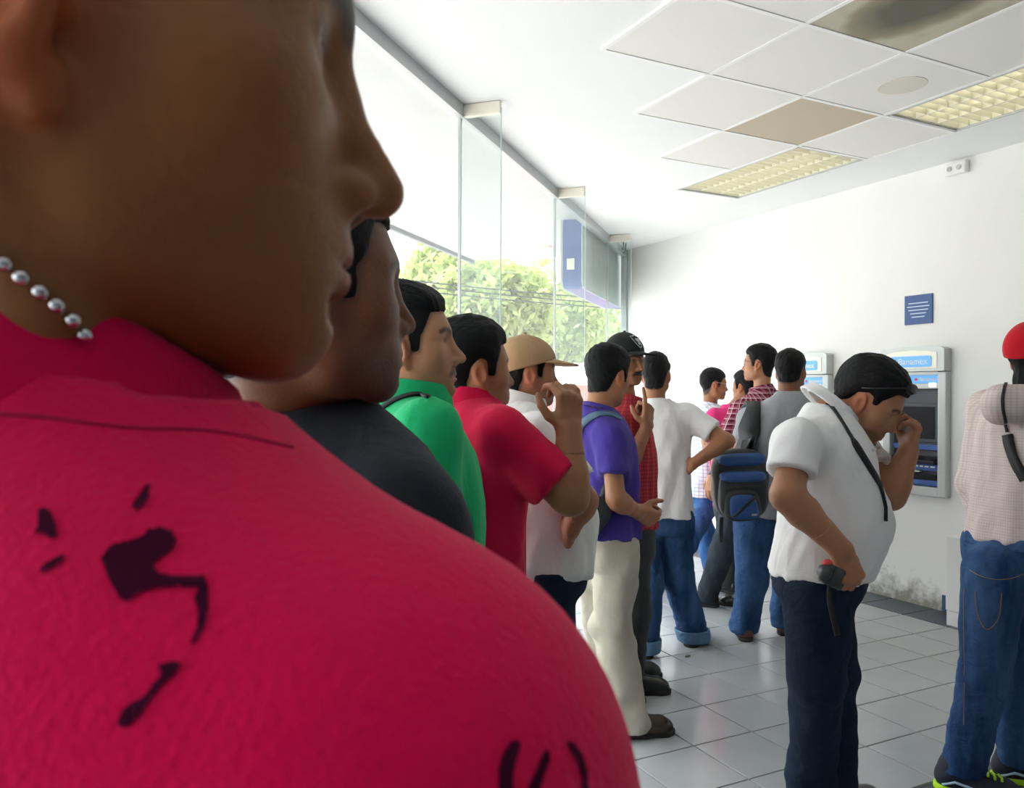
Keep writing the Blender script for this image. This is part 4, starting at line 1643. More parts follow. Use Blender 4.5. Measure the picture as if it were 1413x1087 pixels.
h1.hair(res=.004, cut=[(.2, .24), (-.24, .24), (-.24, -.06), (-.08, -.065), (-.05, -.05), (-.04, -.02), (-.03, .024), (-.012, .050), (-.004, .068), (.02, .076), (.04, .08), (.05, .083), (.062, .087), (.2, .083)])
h1.trousers(MJ['jean3'], waist=-.05)
h1.shoes(MJ['blackshoe'], MJ['sole'])
tl1 = unit(FW + RT * 1.4)
def neckline(P, d):
    q = P - h1.nb
    far_ = np.sqrt(q[:, 0] ** 2 + q[:, 1] ** 2)
    return smax(d, half(P, h1.nb + UP * .020, UP + tl1 * .58) - np.clip(far_ - .085, 0, 1) * 4, .006)
h1.shirt(MJ['magenta'], extra=neckline, hem=-.12, amp=.0014, res=.006, sr=(.060, .066), fold_f=30, trap=(.038, .052), drape=.5)
h1.rib(MJ['magenta'], r=.080, h=.040, lift=.012, th=.003, res=.0026, tilt=.58, tdir=tl1)

# --- 2: dark T-shirt, just behind him
d = .82
h2 = Human('man in black T-shirt in profile, between the magenta T-shirt and the green polo', 42, W(406, 556, .88), W(406, 556, .88) - UP * .52, (W(424, 420, .80), 66, 2, 0, 1.02, dict(stubble=.30, jaw=1.0, fat=.003)), w=1.1, skin=(.15, .062, .030), seed=12)
h2.leg('L', V((h2.hip[0], h2.hip[1], 0)) - h2.r * .1).leg('R', V((h2.hip[0], h2.hip[1], 0)) + h2.r * .1)
h2.arm('R', sh=W(556, 728, .74), elbow=W(575, 1120, .74)).arm('L')
h2.body(hres=.0036, neckr=.060)
h2.eyes()
h2.hair(res=.004)
h2.trousers(MJ['jean3'], waist=-.05)
h2.shoes(MJ['blackshoe'], MJ['sole'])
h2.shirt(MJ['navy'], hem=-.12, amp=.003, res=.008)
h2.rib(MJ['navy'], r=.072, h=.022)

# --- 3: green polo
d = 1.6
h3 = Human('man with moustache in bright green polo with thin black strap on his shoulder', 72, W(566, 556, d), W(566, 556, d) - UP * .53, (W(563, 488, d), 89, 6, 0, 1.0, dict(stubble=.12, nose=.005, must=.8, lips=.8)), skin=(.42, .20, .105), seed=13, w=.98)
h3.leg('L', V((h3.hip[0], h3.hip[1], 0)) - h3.r * .1).leg('R', V((h3.hip[0], h3.hip[1], 0)) + h3.r * .1)
h3.arm('R').arm('L')
h3.body(hres=.0036)
h3.eyes()
h3.hair(thick=.007, top=.011, res=.004)
h3.trousers(MJ['jean'], waist=-.05)
h3.shoes(MJ['blackshoe'], MJ['sole'])
h3.shirt(MJ['green'], hem=-.12, amp=.003, res=.009)
h3.collar(MJ['green'])
tr = bvh(h3.key + '_shirt', h3.key + '_collar')
P, N = laid(tr, [(510, 581), (530, 562), (552, 550), (575, 545), (592, 549)])
st = MB().ribbon(P, N, .012, .004).build('shoulder_strap', M['black'], None, True)
tag(st, 'thin black strap laid over the shoulder of the green polo', 'strap')
P, N = laid(tr, [(494, 572), (503, 561), (512, 552), (520, 546)])
if len(P) > 2:
    s2 = MB().ribbon(P, N, .010, .004).build('strap_end', M['black'], st, True)

# --- 4: crimson polo, hand raised
d = 2.05
h4 = Human('man in crimson polo raising his bent right hand, behind the green polo', 62, W(648, 558, d), W(636, 768, d), (W(653, 518, d), 68, 2, 0, 1.02, dict(stubble=.15, fat=.003)), skin=SK2, seed=14, w=1.08)
h4.leg('L', V((h4.hip[0], h4.hip[1], 0)) - h4.r * .1).leg('R', V((h4.hip[0], h4.hip[1], 0)) + h4.r * .1)
sh = W(690, 601, d - .15)
h4.arm('R', elbow=W(787, 686, d - .17), wrist=W(785, 594, d - .14), sh=sh, hand=dict(d=unit(W(786, 550, d - .14) - W(785, 594, d - .14)), n=-RT * .55 + FW * .8, curl=((48, 45, 30), (58, 55, 30), (52, 50, 30), (30, 30, 20)), thumb=((.55, .85, .35), (.8, .5, .3), (.95, .2, .2)), spread=.16, res=.0036, k=.92))
h4.arm('L')
h4.body(thick=1.12)
h4.eyes()
h4.hair(thick=.007, top=.014)
h4.trousers(MJ['jean'], waist=-.05)
h4.shoes(MJ['blackshoe'], MJ['sole'])
h4.shirt(MJ['magenta2'], hem=-.12, amp=.004, sleeve=.78, sr=(.062, .072))
h4.collar(MJ['magenta2'])

# --- 5: tan cap, white polo
d = 2.5
h5 = Human('man in tan baseball cap and white polo in profile behind the crimson polo', 76, W(716, 560, d), W(737, 768, d), (W(728, 520, d), 77, 0, 0, .93, dict(stubble=.15)), skin=(.33, .145, .075), seed=15, w=1.02, belly=.07)
h5.leg('L', G(742, 1172)).leg('R', G(752, 1192))
h5.arm('R', elbow=W(806, 690, d - .22), wrist=W(788, 728, d - .20), sh=W(748, 600, d - .17), hand=dict(d=-UP * .5 + FW * .8 - RT * .1, n=-RT, curl=(35, 38, 40, 42)))
h5.arm('L')
h5.body()
h5.eyes()
h5.hair(thick=.003, top=-.003)
h5.cap(MJ['tan'])
h5.trousers(MJ['jean3'], waist=-.03)
h5.shoes(MJ['blackshoe'], MJ['sole'])
h5.shirt(MJ['white2'], hem=-.09, amp=.005, sleeve=.74, sr=(.060, .070))
h5.collar(MJ['white2'])

# --- 6: purple T-shirt, cream trousers
d = 3.3
h6 = Human('young man in purple T-shirt and cream trousers seen from behind, looking down', 52, W(826, 566, d), W(832, 745, d), (W(838, 524, d), 46, -14, 0, 1.0, dict(stubble=.1)), skin=SK2, seed=16, w=.86)
fR = G(868, 1016)
h6.leg('R', fR, toe=78, knee=W(846, 862, 3.36)).leg('L', fR + FW * .32 - RT * .06, toe=70)
h6.arm('R', elbow=W(850, 690, d - .20), wrist=W(880, 706, d - .10), sh=W(842, 603, d - .12), hand=dict(d=RT * .7 + FW * .35 - UP * .35, n=UP * .4 + FW * .6 - RT * .3, curl=(55, 58, 60, 62)))
h6.arm('L')
h6.body()
h6.hair(thick=.008, top=.012)
h6.trousers(MJ['cream'], waist=.13, radii=(.108, .086, .080), amp=.016, cuff=.03)
h6.shoes(MJ['brown'], MJ['sole'])
h6.shirt(MJ['purple'], hem=.04, amp=.005, sleeve=.60, sr=(.056, .066))
h6.rib(MJ['purple'], r=.07)

# --- 7: black cap, red plaid
d = 3.85
h7 = Human('man with moustache in black cap with shield emblem and red plaid shirt, pointing up', 96, W(862, 556, d), W(868, 740, d), (W(862, 502, d), 138, -3, 0, 1.02, dict(stubble=.25, must=.95, nose=.004)), skin=SK2, seed=17, w=1.0)
h7.leg('R', G(868, 956), toe=88).leg('L', G(868, 956) + FW * .22, toe=88)
wr7 = W(893, 588, d - .2)
h7.arm('R', elbow=W(866, 646, d - .22), wrist=wr7, sh=W(850, 590, d - .15), hand=dict(d=unit(W(895, 560, d - .2) - wr7), n=-RT * .75 + FW * .6, curl=(6, 75, 80, 82), thumb=((.5, .6, .6), (.8, .1, .6), (.7, -.3, .5)), spread=.03, res=.004))
h7.arm('L')
h7.body()
h7.eyes()
h7.hair(thick=.003, top=-.003)
cp7 = h7.cap(MJ['blackcap'], dome=(.088, .106, .102), brim_len=.068)
h7.trousers(MJ['darkp'], waist=.16)
h7.shoes(MJ['blackshoe'], MJ['sole'])
h7.shirt(MJ['rp'], hem=.08, amp=.004, sleeve=.80, sr=(.058, .066))
h7.collar(MJ['rp'])
# shield emblem on the front of the cap
tr = bvh(h7.key + '_cap')
def stitched(poly, c, scale, name, mt, off, par=cp7):
    pts = []
    for x, y in poly:
        o = h7.hw((c[0] + x * scale, .16, c[1] + y * scale))
        co, no, _, _ = tr.ray_cast(Vector(o), Vector(-h7.HR[:, 1]))
        if co is None:
            return
        pts.append((V(co), V(no)))
    n = len(pts)
    vv = [p + q * off for p, q in pts] + [p - q * .001 for p, q in pts]
    cc = sum(v for v in vv[:n]) / n
    co, no, _, _ = tr.ray_cast(Vector(cc + h7.HR[:, 1] * .1), Vector(-h7.HR[:, 1]))
    vv.append(V(co) + V(no) * off if co is not None else cc)
    f = [(2 * n, i, (i + 1) % n) for i in range(n)] + [(i, i + n, (i + 1) % n + n, (i + 1) % n) for i in range(n)]
    obj(name, vv, f, mt, par, False, h7.frame)
shield = [(-.9, .75), (-.45, .82), (0, 1.0), (.45, .82), (.9, .75), (.95, .2), (.75, -.4), (.4, -.85), (0, -1.15), (-.4, -.85), (-.75, -.4), (-.95, .2)]
sil = mat('silver_thread', (.42, .44, .45), .6)
EC = (.0, .108)
stitched(shield, EC, .029, 'emblem', sil, .0012)
stitched(shield, EC, .0245, 'emblem_field', MJ['blackcap'], .0020)
stitched([(-.5, .45), (.5, .45), (.55, .1), (.3, -.2), (-.3, -.2), (-.55, .1)], EC, .024, 'emblem_detail', sil, .0028)
stitched([(-.35, -.3), (.35, -.3), (.2, -.75), (-.2, -.75)], EC, .024, 'emblem_detail', sil, .0028)

# --- 8: white T-shirt, hand on hip
d = 4.5
h8 = Human('man seen from behind in white T-shirt with right hand on hip and cuffed jeans', 8, W(905, 557, d), W(912, 712, d), (W(905, 520, d), 22, 0, 0, .98, dict(stubble=.1)), skin=SK2, seed=18, w=.97)
h8.leg('L', G(888, 903), toe=-6, knee=W(893, 800, 4.46)).leg('R', G(957, 888), toe=30, knee=W(936, 795, 4.55))
h8.arm('R', elbow=W(1003, 608, d - .12), wrist=W(956, 640, d - .12), sh=W(950, 573, d - .02), hand=dict(d=FW * .85 - UP * .45 - RT * .25, n=-RT * .9 + FW * .1, curl=(30, 34, 36, 38)))
h8.arm('L')
h8.body(thick=1.08)
h8.hair()
h8.trousers(MJ['jean'], waist=.12, radii=(.104, .088, .086), amp=.008, cuff=.04)
h8.cuffs(MJ['cuff'], (.088, .086), .02, .075)
h8.shoes(MJ['whiteshoe'], MJ['sole'])
h8.shirt(MJ['white'], hem=.0, amp=.005, sleeve=.66, sr=(.060, .070), inf=.020)
h8.rib(MJ['white'], r=.07)

# --- 9: far man with glasses
d = 6.35
h9 = Human('far man with glasses and white checked shirt by the end wall', 74, W(980, 564, d), W(964, 690, d), (W(985, 533, d), 92, -4, 0, 1.03, dict(stubble=.1, must=.7)), skin=SK2, seed=19, w=1.04, belly=.02)
h9.leg('R', G(908, 812), toe=70, knee=W(948, 750, 5.95)).leg('L', G(985, 799), toe=80)
s9 = h9.shoulder('R')
h9.arm('R', elbow=s9 - UP * .27 + h9.f * .10 - h9.r * .01, wrist=s9 - UP * .33 + h9.f * .33 - h9.r * .05).arm('L')
h9.body()
h9.eyes()
h9.hair(cut=HAIR_FADE)
h9.glasses(M['grey_metal'])
h9.trousers(MJ['jean2'], waist=.15, radii=(.10, .08, .074))
h9.shoes(MJ['blackshoe'], MJ['sole'])
h9.shirt(MJ['wp'], hem=.06, amp=.004)
h9.collar(MJ['wp'], res=.005)

# --- 10: person in pink, mostly hidden
d = 5.85
h10 = Human('person in hot pink top almost hidden between the far man and the maroon plaid shirt', -30, W(1010, 565, d), W(1018, 690, d), (W(1028, 536, d), -40, 0, 0, .95, dict(stubble=0)), skin=SK2, seed=20, w=1.06)
h10.leg('R', G(1020, 815)).leg('L', G(1008, 818))
e10 = h10.nb - UP * .33 + h10.f * .06
h10.arm('R').arm('L', elbow=e10 - h10.r * .16, wrist=e10 + h10.f * .16 - h10.r * .05 + UP * .08)
h10.body(hres=.006)
h10.hair(thick=.012, res=.006)
h10.trousers(MJ['darkp'], waist=-.03)
h10.shoes(MJ['blackshoe'], MJ['sole'])
h10.shirt(MJ['pink'], hem=-.08, amp=.004)

# --- 11: maroon plaid shirt
d = 5.4
h11 = Human('man in glasses and maroon plaid shirt facing left beside the grey T-shirt', -46, W(1052, 541, d), W(1030, 690, d), (W(1047, 505, d), -62, 2, 0, 1.03, dict(stubble=.15, must=.5)), skin=(.40, .19, .10), seed=21, w=1.1)
h11.leg('L', G(974, 836), toe=-70, knee=W(995, 765, 5.3)).leg('R', G(1032, 838), toe=-60)
h11.arm('L', elbow=W(994, 622, d - .22), wrist=W(984, 657, d - .26), sh=W(1020, 566, d - .1), hand=dict(d=-UP * .95 - RT * .2, n=RT * .6 + FW * .5, curl=(25, 28, 30, 32)))
h11.arm('R')
h11.body()
h11.eyes()
h11.hair(thick=.006, top=.012)
h11.glasses(DK)
h11.trousers(MJ['jean5'], waist=.08, radii=(.102, .078, .07))
h11.shoes(MJ['blackshoe'], MJ['sole'])
h11.shirt(MJ['mp'], hem=-.02, amp=.004, sleeve=.70, sr=(.060, .070))
h11.collar(MJ['mp'], res=.005)
A = h11.arms['L']
wt = MB()
ax = unit(A['wr'] - A['el'])
c = A['wr'] - ax * .012
wt.tube([c - ax * .012, c + ax * .012], .033, 16)
wt.build('wristwatch', DK, h11.root, True, h11.frame)

# --- 12: grey T-shirt with sling bag
d = 4.75
h12 = Human('heavy man seen from behind in grey T-shirt with black and blue sling bag', 8, W(1090, 548, d), W(1068, 712, d), (W(1091, 516, d), 34, 0, 0, 1.03, dict(stubble=.1, hair=HAIR_FADE)), skin=(.20, .085, .042), seed=22, w=1.24)
h12.leg('L', G(1027, 880), toe=8, knee=W(1037, 800, 4.72)).leg('R', G(1082, 872), toe=20)
h12.arm('R').arm('L', elbow=W(1022, 622, d + .12), wrist=W(1024, 660, d + .3), sh=W(1034, 577, d + .03))
h12.body(thick=1.1, neckr=.064)
h12.hair(cut=[(.2, .24), (-.24, .24), (-.24, -.045), (-.08, -.05), (-.045, -.03), (-.036, -.01), (-.028, .026), (-.006, .042), (.010, .034), (.016, .012), (.03, .012), (.038, .036), (.05, .052), (.062, .07), (.2, .078)], thick=.006, top=.010)
h12.trousers(MJ['jean'], waist=.1, radii=(.106, .09, .086), amp=.009)
h12.shoes(MJ['redshoe'], MJ['sole'])
h12.shirt(MJ['grey'], hem=.0, amp=.004, sleeve=.66, sr=(.062, .074))
h12.rib(MJ['grey'], r=.076)

# sling bag on his back
bd = d - .26
bc = W(1022, 672, bd)
bx_, bz_, by_ = unit(RT + UP * .04), unit(UP - RT * .04), FW
bag = empty('sling_bag', bc - UP * .16)
tag(bag, 'black sling backpack with blue bands hanging on the grey T-shirt', 'bag')
bfr = (V(bag.location), 0.0)
def superbox(c, e, n, k=0):
    c, e = V(c), V(e)
    def f(P):
        q = P - c
        L = np.stack([q @ bx_, q @ by_, q @ bz_], 1)
        t = 1 - k * L[:, 2] / e[2]
        a = np.abs(L[:, 0]) / (e[0] * t)
        b = np.abs(L[:, 1]) / e[1]
        g = np.abs(L[:, 2]) / e[2]
        return ((a ** n + b ** n + g ** n) ** (1 / n) - 1) * min(e) * .9 + folds(P, .003, 50, 5)
    return f
bblk = mat('black_bag_nylon', (.010, .011, .014), .6, bump=.4, bscale=250)
bblu = mat('blue_bag_nylon', lin(28, 70, 128), .6, bump=.4, bscale=250)
bgry = mat('dark_grey_webbing', (.022, .026, .027), .7, bump=.4, bscale=250)
L3 = lambda x, y, z: bc + bx_ * x + by_ * y + bz_ * z
sdf_obj('pouch', superbox(L3(.0, .02, .02), (.155, .085, .195), 3.2), bc - .32, bc + .32, .008, bblk, bag, bfr)
sdf_obj('blue_panel', superbox(L3(.01, .012, .155), (.140, .088, .040), 3.0), bc - .32, bc + .32, .007, bblu, bag, bfr)
fp = superbox(L3(-.005, -.045, -.03), (.135, .062, .135), 3.2)
sdf_obj('front_pocket', fp, bc - .32, bc + .32, .007, bblk, bag, bfr)
bnd = superbox(L3(-.005, -.048, .065), (.125, .064, .035), 3.0)
sdf_obj('blue_panel', bnd, bc - .32, bc + .32, .007, bblu, bag, bfr)
lp = superbox(L3(-.02, -.085, -.085), (.098, .045, .088), 3.5)
pk = sdf_obj('lower_pocket', lp, bc - .32, bc + .32, .007, bblk, bag, bfr)
sdf_obj('blue_panel', superbox(L3(-.02, -.104, -.090), (.080, .033, .068), 4), bc - .32, bc + .32, .006, bblu, bag, bfr)
MB().tube([L3(-.085, -.139, -.145), L3(.045, -.139, -.035)], .008, 6).build('diagonal_trim', bblk, bag, True, bfr)
for z, y in ((.10, -.066), (.015, -.108)):
    MB().tube(densify([L3(-.12, y + .02, z - .012), L3(-.06, y - .002, z), L3(.06, y - .002, z), L3(.12, y + .02, z - .012)], 5), .0045, 6).build('zip', bgry, bag, True, bfr)
MB().box(L3(.03, -.139, -.135), (.014, .002, .005), [bx_, by_, bz_]).build('tag', mat('grey_tag', (.3, .35, .4), .5), bag, False, bfr)
MB().ribbon([L3(-.12, -.03, -.16), L3(-.13, -.04, -.24), L3(-.128, -.04, -.30)], [-FW] * 3, .022, .003).build('loose_strap', bgry, bag, False, bfr)
tr = bvh(h12.key + '_shirt')
P, N = [], []
for u, v in densify([(1030, 632), (1034, 600), (1039, 570), (1044, 549)], 5):
    r = hit(tr, u, v)
    if r is not None:
        P.append(r[0] + r[1] * .006)
        N.append(r[1])
P = [L3(.02, .0, .19)] + P
N = [-FW] + N
e = P[-1]
P += [e + FW * .05 + UP * .012, e + FW * .14 - UP * .02, e + FW * .2 - UP * .12]
N += [UP, UP + FW, FW]
wds = list(np.interp(np.linspace(0, 1, len(P)), [0, .15, .7, .8, 1], [.22, .20, .085, .08, .06]))
MB().ribbon(P, N, wds, .012).build('wide_strap', bgry, bag, True, bfr)

# --- 13: white polo, head bowed, hand to his brow
d = 2.6
h13 = Human('heavy man in white polo bowing his head with left hand on his brow', 106, W(1142, 569, d), W(1126, 775, d), (W(1194, 560, d + .03), 120, -33, 0, 1.1, dict(stubble=.55, fat=.006, shut=1, roots=.0)), skin=(.36, .165, .085), seed=23, w=1.08, belly=.07)
h13.leg('R', G(1118, 1130) * V((1, 1, 0)), toe=80, knee=W(1128, 935, d - .06)).leg('L', G(1118, 1130) * V((1, 1, 0)) + FW * .05 + RT * .10, toe=80)
sh = W(1100, 612, d - .2)
wrR = W(1160, 757, d - .27)
h13.arm('R', elbow=W(1086, 684, d - .27), wrist=wrR, sh=sh, hand=dict(d=unit(RT * .35 - UP * .9 - FW * .05), n=FW * .9 - RT * .35, curl=((50, 55, 35), (55, 60, 35), (58, 62, 35), (60, 62, 35)), thumb=((.6, .4, .6), (.8, 0, .6), (.9, -.1, .4)), res=.0036, k=1.06))
wrL = W(1253, 624, d + .06)
h13.arm('L', elbow=W(1229, 684, d + .06), wrist=wrL, sh=W(1176, 612, d + .20), hand=dict(d=unit(RT * .25 + UP * .95), n=-RT * .85 + FW * .1, curl=((70, 70, 40), (68, 66, 40), (66, 64, 38), (62, 60, 36)), thumb=((.75, .5, .35), (.8, .1, .55), (.7, -.1, .7)), res=.0036, tint=1.0, k=1.05))
h13.body(thick=1.22, neckr=.064)
h13.hair(thick=.008, top=.014, cut=[(.2, .24), (-.24, .24), (-.24, -.03), (-.08, -.032), (-.052, -.015), (-.042, .0), (-.031, .028), (-.006, .044), (.010, .038), (.018, .020), (.030, .022), (.036, .040), (.046, .056), (.060, .080), (.2, .088)])
h13.trousers(MJ['jean3'], waist=-.04, radii=(.108, .084, .078), amp=.009)
h13.shoes(MJ['blackshoe'], MJ['sole'])
h13.shirt(MJ['white'], hem=-.07, amp=.005, drape=.4, sleeve=.56, sr=(.066, .078), sleeves={'R': .58, 'L': .5})
h13.collar(MJ['white'], r=.067, h=.032, flare=.012, axis=RT * .66 + UP * .75 - FW * .05, at=W(1146, 560, d))
# sunglasses pushed up on his hair
tr = bvh(h13.key + '_hair', h13.key + '_head')
m = MB()
for sg in (1, -1):
    pts = []
    for y, z in ((-.03, .045), (.0, .062), (.03, .082), (.055, .100), (.075, .112)):
        o = h13.hw((.3 * sg, y, z))
        co, no, _, _ = tr.ray_cast(Vector(o), Vector(-h13.HR[:, 0] * sg))
        if co is not None:
            pts.append(V(co) + V(no) * .003)
    if len(pts) > 2:
        m.tube(pts, .003, 6)
sgl = m.build('sunglasses', DK, None, True)
for sg in (1, -1):
    o = h13.hw((.034 * sg, .30, .135))
    co, no, _, _ = tr.ray_cast(Vector(o), Vector(unit(h13.HR @ V((0, -1, -.12)))))
    if co is not None:
        n = unit(V(no))
        a = unit(h13.HR[:, 0] - n * np.dot(h13.HR[:, 0], n))
        MB().sphere(V(co) + n * .006, (.027, .019, .005), 14, 8, [a, np.cross(n, a), n]).build('sunglass_lens', mat('dark_lens', (.01, .011, .014), .12), sgl, True)
tag(sgl, 'dark sunglasses pushed up on the hair of the man in white polo', 'sunglasses')
# neck strap across his chest
tr = bvh(h13.key + '_shirt', h13.key + '_collar')
P, N = laid(tr, [(1142, 556), (1152, 568), (1166, 590), (1184, 620), (1200, 646), (1213, 668)], 4, .002)
e = P[-1]
P2 = P + [W(1218, 682, d - .17), W(1222, 700, d - .19), W(1222, 719, d - .19)]
N2 = N + [-FW] * 3
m = len(P2)
wd = [.011] * len(P)
k0 = int(len(P) * .55)
for i in range(k0, len(P)):
    wd[i] = .022
st = MB().ribbon(P2, N2, wd + [.010, .010, .010], .004).build('neck_strap', M['black'], None, True)
tag(st, 'black strap hanging from the collar down the chest of the white polo', 'strap')
# camera held in his right hand
cc = W(1150, 795, d - .29)
cmr = empty('compact_camera', cc - UP * .04)
tag(cmr, 'small black camera with red cap held in the hand at his hip', 'camera')
cfr = (V(cmr.location), 0.0)
ca = [unit(RT * .6 + FW * .5 - UP * .3), None, None]
ca[1] = unit(FW - ca[0] * np.dot(FW, ca[0]))
ca[2] = np.cross(ca[0], ca[1])
MB().box(cc, (.045, .020, .030), ca, .008).build('camera_body', DK, cmr, True, cfr)
MB().tube([cc - ca[0] * .045, cc - ca[0] * .062], .020, 16).build('lens_ring', mat('dark_lens_barrel', (.03, .03, .034), .3), cmr, True, cfr)
MB().sphere(W(1142, 777, d - .30), (.018, .014, .012), 14, 8).build('red_cap', redm, cmr, True, cfr)
MB().ribbon(densify([cc - ca[2] * .02, cc - UP * .07 - RT * .01, cc - UP * .12, cc - UP * .17 + RT * .012], 4), [-FW] * 13, .016, .004).build('wrist_strap', M['black'], cmr, True, cfr)

# --- 14: right edge, red cap
d = 2.9
h14 = Human('man in red cap, pale striped shirt and neon laced shoes at the right edge', 66, W(1420, 545, d), W(1402, 752, d), (W(1430, 499, d), 62, 0, 0, 1.03, dict(stubble=.1)), skin=SK2, seed=24, w=.95)
h14.leg('L', G(1404, 1078), toe=110, knee=W(1406, 920, 3.0)).leg('R', G(1326, 1092), toe=118, knee=W(1357, 935, 2.88), hipoff=W(1374, 790, d - .06))
h14.arm('R', elbow=W(1452, 556, d - .22), wrist=W(1475, 500, d + .02), sh=W(1384, 558, d - .15))
h14.arm('L')
h14.body()
h14.hair(thick=.004, top=-.002, cut=[(.2, .24), (-.24, .24), (-.24, -.07), (-.06, -.085), (-.035, -.07), (-.02, -.02), (-.02, .02), (-.006, .041), (.010, .030), (.013, -.012), (.028, -.012), (.034, .026), (.046, .046), (.058, .074), (.2, .083)])
h14.cap(MJ['redcap'], dome=(.092, .114, .098))
h14.trousers(MJ['jean4'], waist=.06, radii=(.112, .080, .072), amp=.009, cuff=.07)
h14.waistband(MJ['jean4'], .035, h=.045, name='waistband')
sh14 = h14.shoes(MJ['navyshoe'], MJ['neon'], size=1.0)
for sd, u in zip(('L', 'R'), sh14) if False else zip(list(h14.legs), sh14):
    L = h14.legs[sd]
    t = L['toe']
    s_ = np.cross(t, UP)
    tr = bvh(h14.key + '_shoe' + sd)
    lc = MB()
    for k in range(5):
        pts = []
        for x in (-.026, -.012, 0, .012, .026):
            o = L['foot'] + t * (.035 + k * .022 + .004 * (1 if x > 0 else -1)) + s_ * x + UP * .3
            co, no, _, _ = tr.ray_cast(Vector(o), Vector((0, 0, -1)))
            if co is not None:
                pts.append(V(co) + V(no) * .003)
        if len(pts) > 2:
            lc.tube(pts, .0045, 6)
    lc.build('lace', MJ['neon'], u, True, h14.frame)
    for sg in (-1, 1):
        pts = []
        for y, z in ((-.06, .03), (-.02, .05), (.03, .04), (.08, .03)):
            o = L['foot'] + t * y + s_ * sg * .2 + UP * z
            co, no, _, _ = tr.ray_cast(Vector(o), Vector(-s_ * sg))
            if co is not None:
                pts.append(V(co) + V(no) * .002)
        if len(pts) > 2:
            MB().tube(pts, .005, 6).build('side_flash', mat('pale_blue_print', (.45, .6, .75), .5), u, True, h14.frame)
h14.shirt(MJ['stripe'], hem=.03, amp=.005, sleeve=1.75, sleeves={'R': 1.75, 'L': 1.75}, sr=(.062, .064), inf=.02)
tr = bvh(h14.key + '_shirt')
P, N = laid(tr, [(1398, 517), (1388, 530), (1383, 552), (1386, 575), (1391, 596)], 4, .003)
P3, N3 = laid(tr, [(1392, 600), (1394, 612), (1400, 630), (1408, 648), (1416, 662)], 4, .004)
st = MB().ribbon(P, N, .010, .004).build('shoulder_strap', M['black'], None, True)
tag(st, 'black padded strap on the back of the pale striped shirt', 'strap')
if len(P3) > 2:
    MB().ribbon(P3, N3, .034, .010).build('strap_pad', M['black'], st, True)

# purple man's shoulder bag
tr = bvh(h6.key + '_shirt')
P, N = laid(tr, [(797, 604), (803, 588), (815, 577), (830, 572), (846, 573), (856, 580)], 5, .003)
sb = MB().ribbon(P, N, .032, .006).build('shoulder_bag', mat('grey_blue_webbing', lin(70, 96, 118), .7, bump=.4, bscale=250), None, True)
tag(sb, 'shoulder bag with grey-blue strap worn over the purple T-shirt', 'bag')
c = W(808, 722, 3.12)
e1, e2 = unit(RT * .8 + UP * .9), None
e2 = unit(np.cross(FW, e1))
def bagf(P):
    q = P - c
    L = np.stack([q @ e1 / .12, q @ e2 / .065, q @ FW / .055], 1)
    return ((np.abs(L) ** 3).sum(1) ** (1 / 3) - 1) * .05 + folds(P, .003, 40, 3)
sdf_obj('pouch', bagf, c - .25, c + .25, .007, mat('dark_bag_fabric', (.012, .016, .022), .7, bump=.3, bscale=250), sb, (V((0, 0, 0)), 0.0))
P, N = laid(tr, [(838, 668), (830, 690), (822, 706)], 4, .003)
if len(P) > 2:
    MB().ribbon(P, N, .03, .005).build('lower_strap', M['black'], sb, True)

# painted marks on the magenta T-shirt and the bead chain
ink = mat('dark_maroon_print', lin(58, 4, 34), .85, spec=.1)
trS = bvh(h1.key + '_shirt')
def decal(poly, name='print_mark', step=2.5, off=.0006):
    P = V(poly)
    lo, hi = P.min(0), P.max(0)
    nx, ny = int((hi[0] - lo[0]) / step) + 2, int((hi[1] - lo[1]) / step) + 2
    gx, gy = lo[0] + step * np.arange(nx), lo[1] + step * np.arange(ny)
    X, Y = np.meshgrid(gx, gy, indexing='ij')
    S = poly2d(X.ravel(), Y.ravel(), [tuple(p) for p in P]).reshape(nx, ny)
    ids = {}
    vs, fs = [], []
    # pull the outermost grid points onto the outline
    def vid(i, j):
        if (i, j) not in ids:
            u, v = gx[i], gy[j]
            r = hit(trS, u, v)
            if r is None:
                return None
            ids[(i, j)] = len(vs)
            vs.append(r[0] + r[1] * off)
        return ids[(i, j)]
    for i in range(nx - 1):
        for j in range(ny - 1):
            if S[i:i + 2, j:j + 2].mean() < 0:
                q = [vid(i, j), vid(i + 1, j), vid(i + 1, j + 1), vid(i, j + 1)]
                if None not in q:
                    fs.append(q)
    if fs:
        obj(name, vs, fs, ink, h1.root, True, h1.frame)
decal([(52, 706), (60, 702), (70, 706), (76, 720), (80, 740), (74, 746), (60, 738), (48, 738), (54, 724)])
decal([(203, 668), (207, 672), (204, 690), (192, 706), (180, 702), (190, 686)])
decal([(55, 786), (70, 774), (88, 766), (90, 772), (76, 784), (58, 792)])
decal([(140, 772), (152, 754), (176, 748), (196, 742), (204, 732), (222, 729), (238, 736), (243, 750), (234, 764), (214, 776), (212, 786), (222, 794), (246, 797), (282, 795), (287, 812), (288, 836), (283, 866), (270, 888), (262, 890), (272, 868), (274, 846), (268, 826), (274, 812), (246, 810), (216, 812), (194, 818), (174, 832), (164, 824), (150, 800)])
decal([(218, 918), (236, 914), (252, 916), (244, 930), (226, 944), (208, 966), (192, 990), (176, 1004), (163, 1002), (168, 984), (182, 970), (200, 962), (214, 942), (224, 930)])
decal([(712, 1018), (716, 1028), (710, 1050), (706, 1070), (706, 1092), (698, 1100), (686, 1092), (686, 1066), (690, 1044), (700, 1028)])
decal([(748, 1036), (756, 1036), (756, 1052), (748, 1070), (742, 1094), (732, 1100), (724, 1092), (738, 1062)])
decal([(778, 1020), (790, 1026), (802, 1042), (808, 1066), (810, 1096), (800, 1098), (800, 1070), (794, 1048), (784, 1034)])

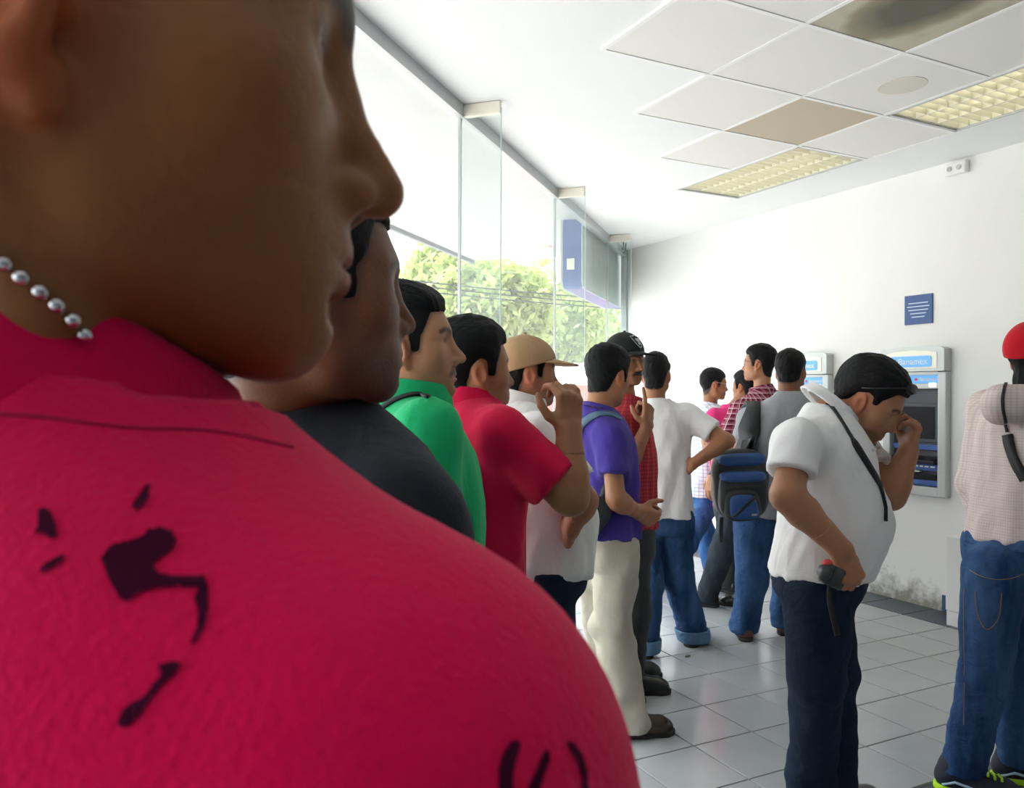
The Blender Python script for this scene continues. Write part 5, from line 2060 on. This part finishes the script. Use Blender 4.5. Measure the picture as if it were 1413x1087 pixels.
beads = empty('bead_chain', h1.nb)
tag(beads, 'silver ball bead chain round the neck above the magenta collar', 'necklace')
trN = bvh(h1.key + '_body')
ball = None
pix = densify([(-40, 322), (-18, 340), (5, 362), (30, 384), (55, 404), (78, 424), (95, 440), (108, 455), (118, 470)], 10)
last = None
silv = mat('polished_steel', (.62, .62, .64), .12, 1.0)
for u, v in pix:
    r = hit(trN, u, v)
    if r is None:
        continue
    p = r[0] + r[1] * .0014
    if last is not None and np.linalg.norm(p - last) < .0052:
        continue
    last = p
    if ball is None:
        o = MB().sphere((0, 0, 0), .0023, 14, 9).build('bead', silv, beads, True)
        ball = o.data
    else:
        o = link(bpy.data.objects.new('bead', ball), beads)
    o.location = Vector(p - h1.nb)

# stitching on the faded jeans, embroidered mark on the white polo
gold = mat('ochre_thread', (.34, .19, .06), .7)
trJ = bvh(h14.key + '_trousers')
for path in ([(1338, 786), (1352, 794), (1372, 799), (1394, 798), (1412, 792)], [(1346, 815), (1350, 850), (1362, 868), (1378, 852), (1382, 818)], [(1331, 812), (1330, 860), (1331, 930), (1330, 1000)]):
    P, N = laid(trJ, path, 5, .001)
    if len(P) > 2:
        MB().tube([p - V(h14.root_loc) for p in P], .0013, 5).build('stitch_line', gold, h14.root).rotation_euler = (0, 0, -h14.rz)
trP = bvh(h13.key + '_shirt')
P, N = laid(trP, [(1203, 622), (1209, 619), (1215, 617)], 3, .0012)
if len(P) > 2:
    MB().ribbon([p - V(h13.root_loc) for p in P], N, .009, .001).build('embroidered_mark', M['grey_metal'], h13.root).rotation_euler = (0, 0, -h13.rz)

# litter on the floor
for k, (u, v, r) in enumerate(((949, 905, .3), (1160, 1030, 1.2))):
    g = G(u, v, .002)
    P = [(.022, 0), (.012, .010), (-.004, .012), (-.020, .004), (-.016, -.006), (.004, -.010)]
    lf = MB().prism([(x * math.cos(r) - y * math.sin(r), x * math.sin(r) + y * math.cos(r)) for x, y in P], (1, 0, 0), (0, 1, 0), (g[0], g[1], .0005), (0, 0, .004)).build('dry_leaf', mat('dry_leaf_brown', (.10, .09, .07), .8))
    tag(lf, ('small dry leaf on the tiles near the cuffed jeans', 'small dry leaf on the tiles beside the white polo man\'s dark jeans')[k], 'leaf', 'dry leaves on the floor')
P, N = laid(trS, [(-10, 572), (60, 576), (170, 590), (300, 596), (404, 618)], 6, .0003)
if len(P) > 2:
    MB().tube([p - V(h1.root_loc) for p in P], .0005, 5).build('collar_seam', mat('seam_thread', lin(160, 0, 58), .9), h1.root).rotation_euler = (0, 0, -h1.rz)
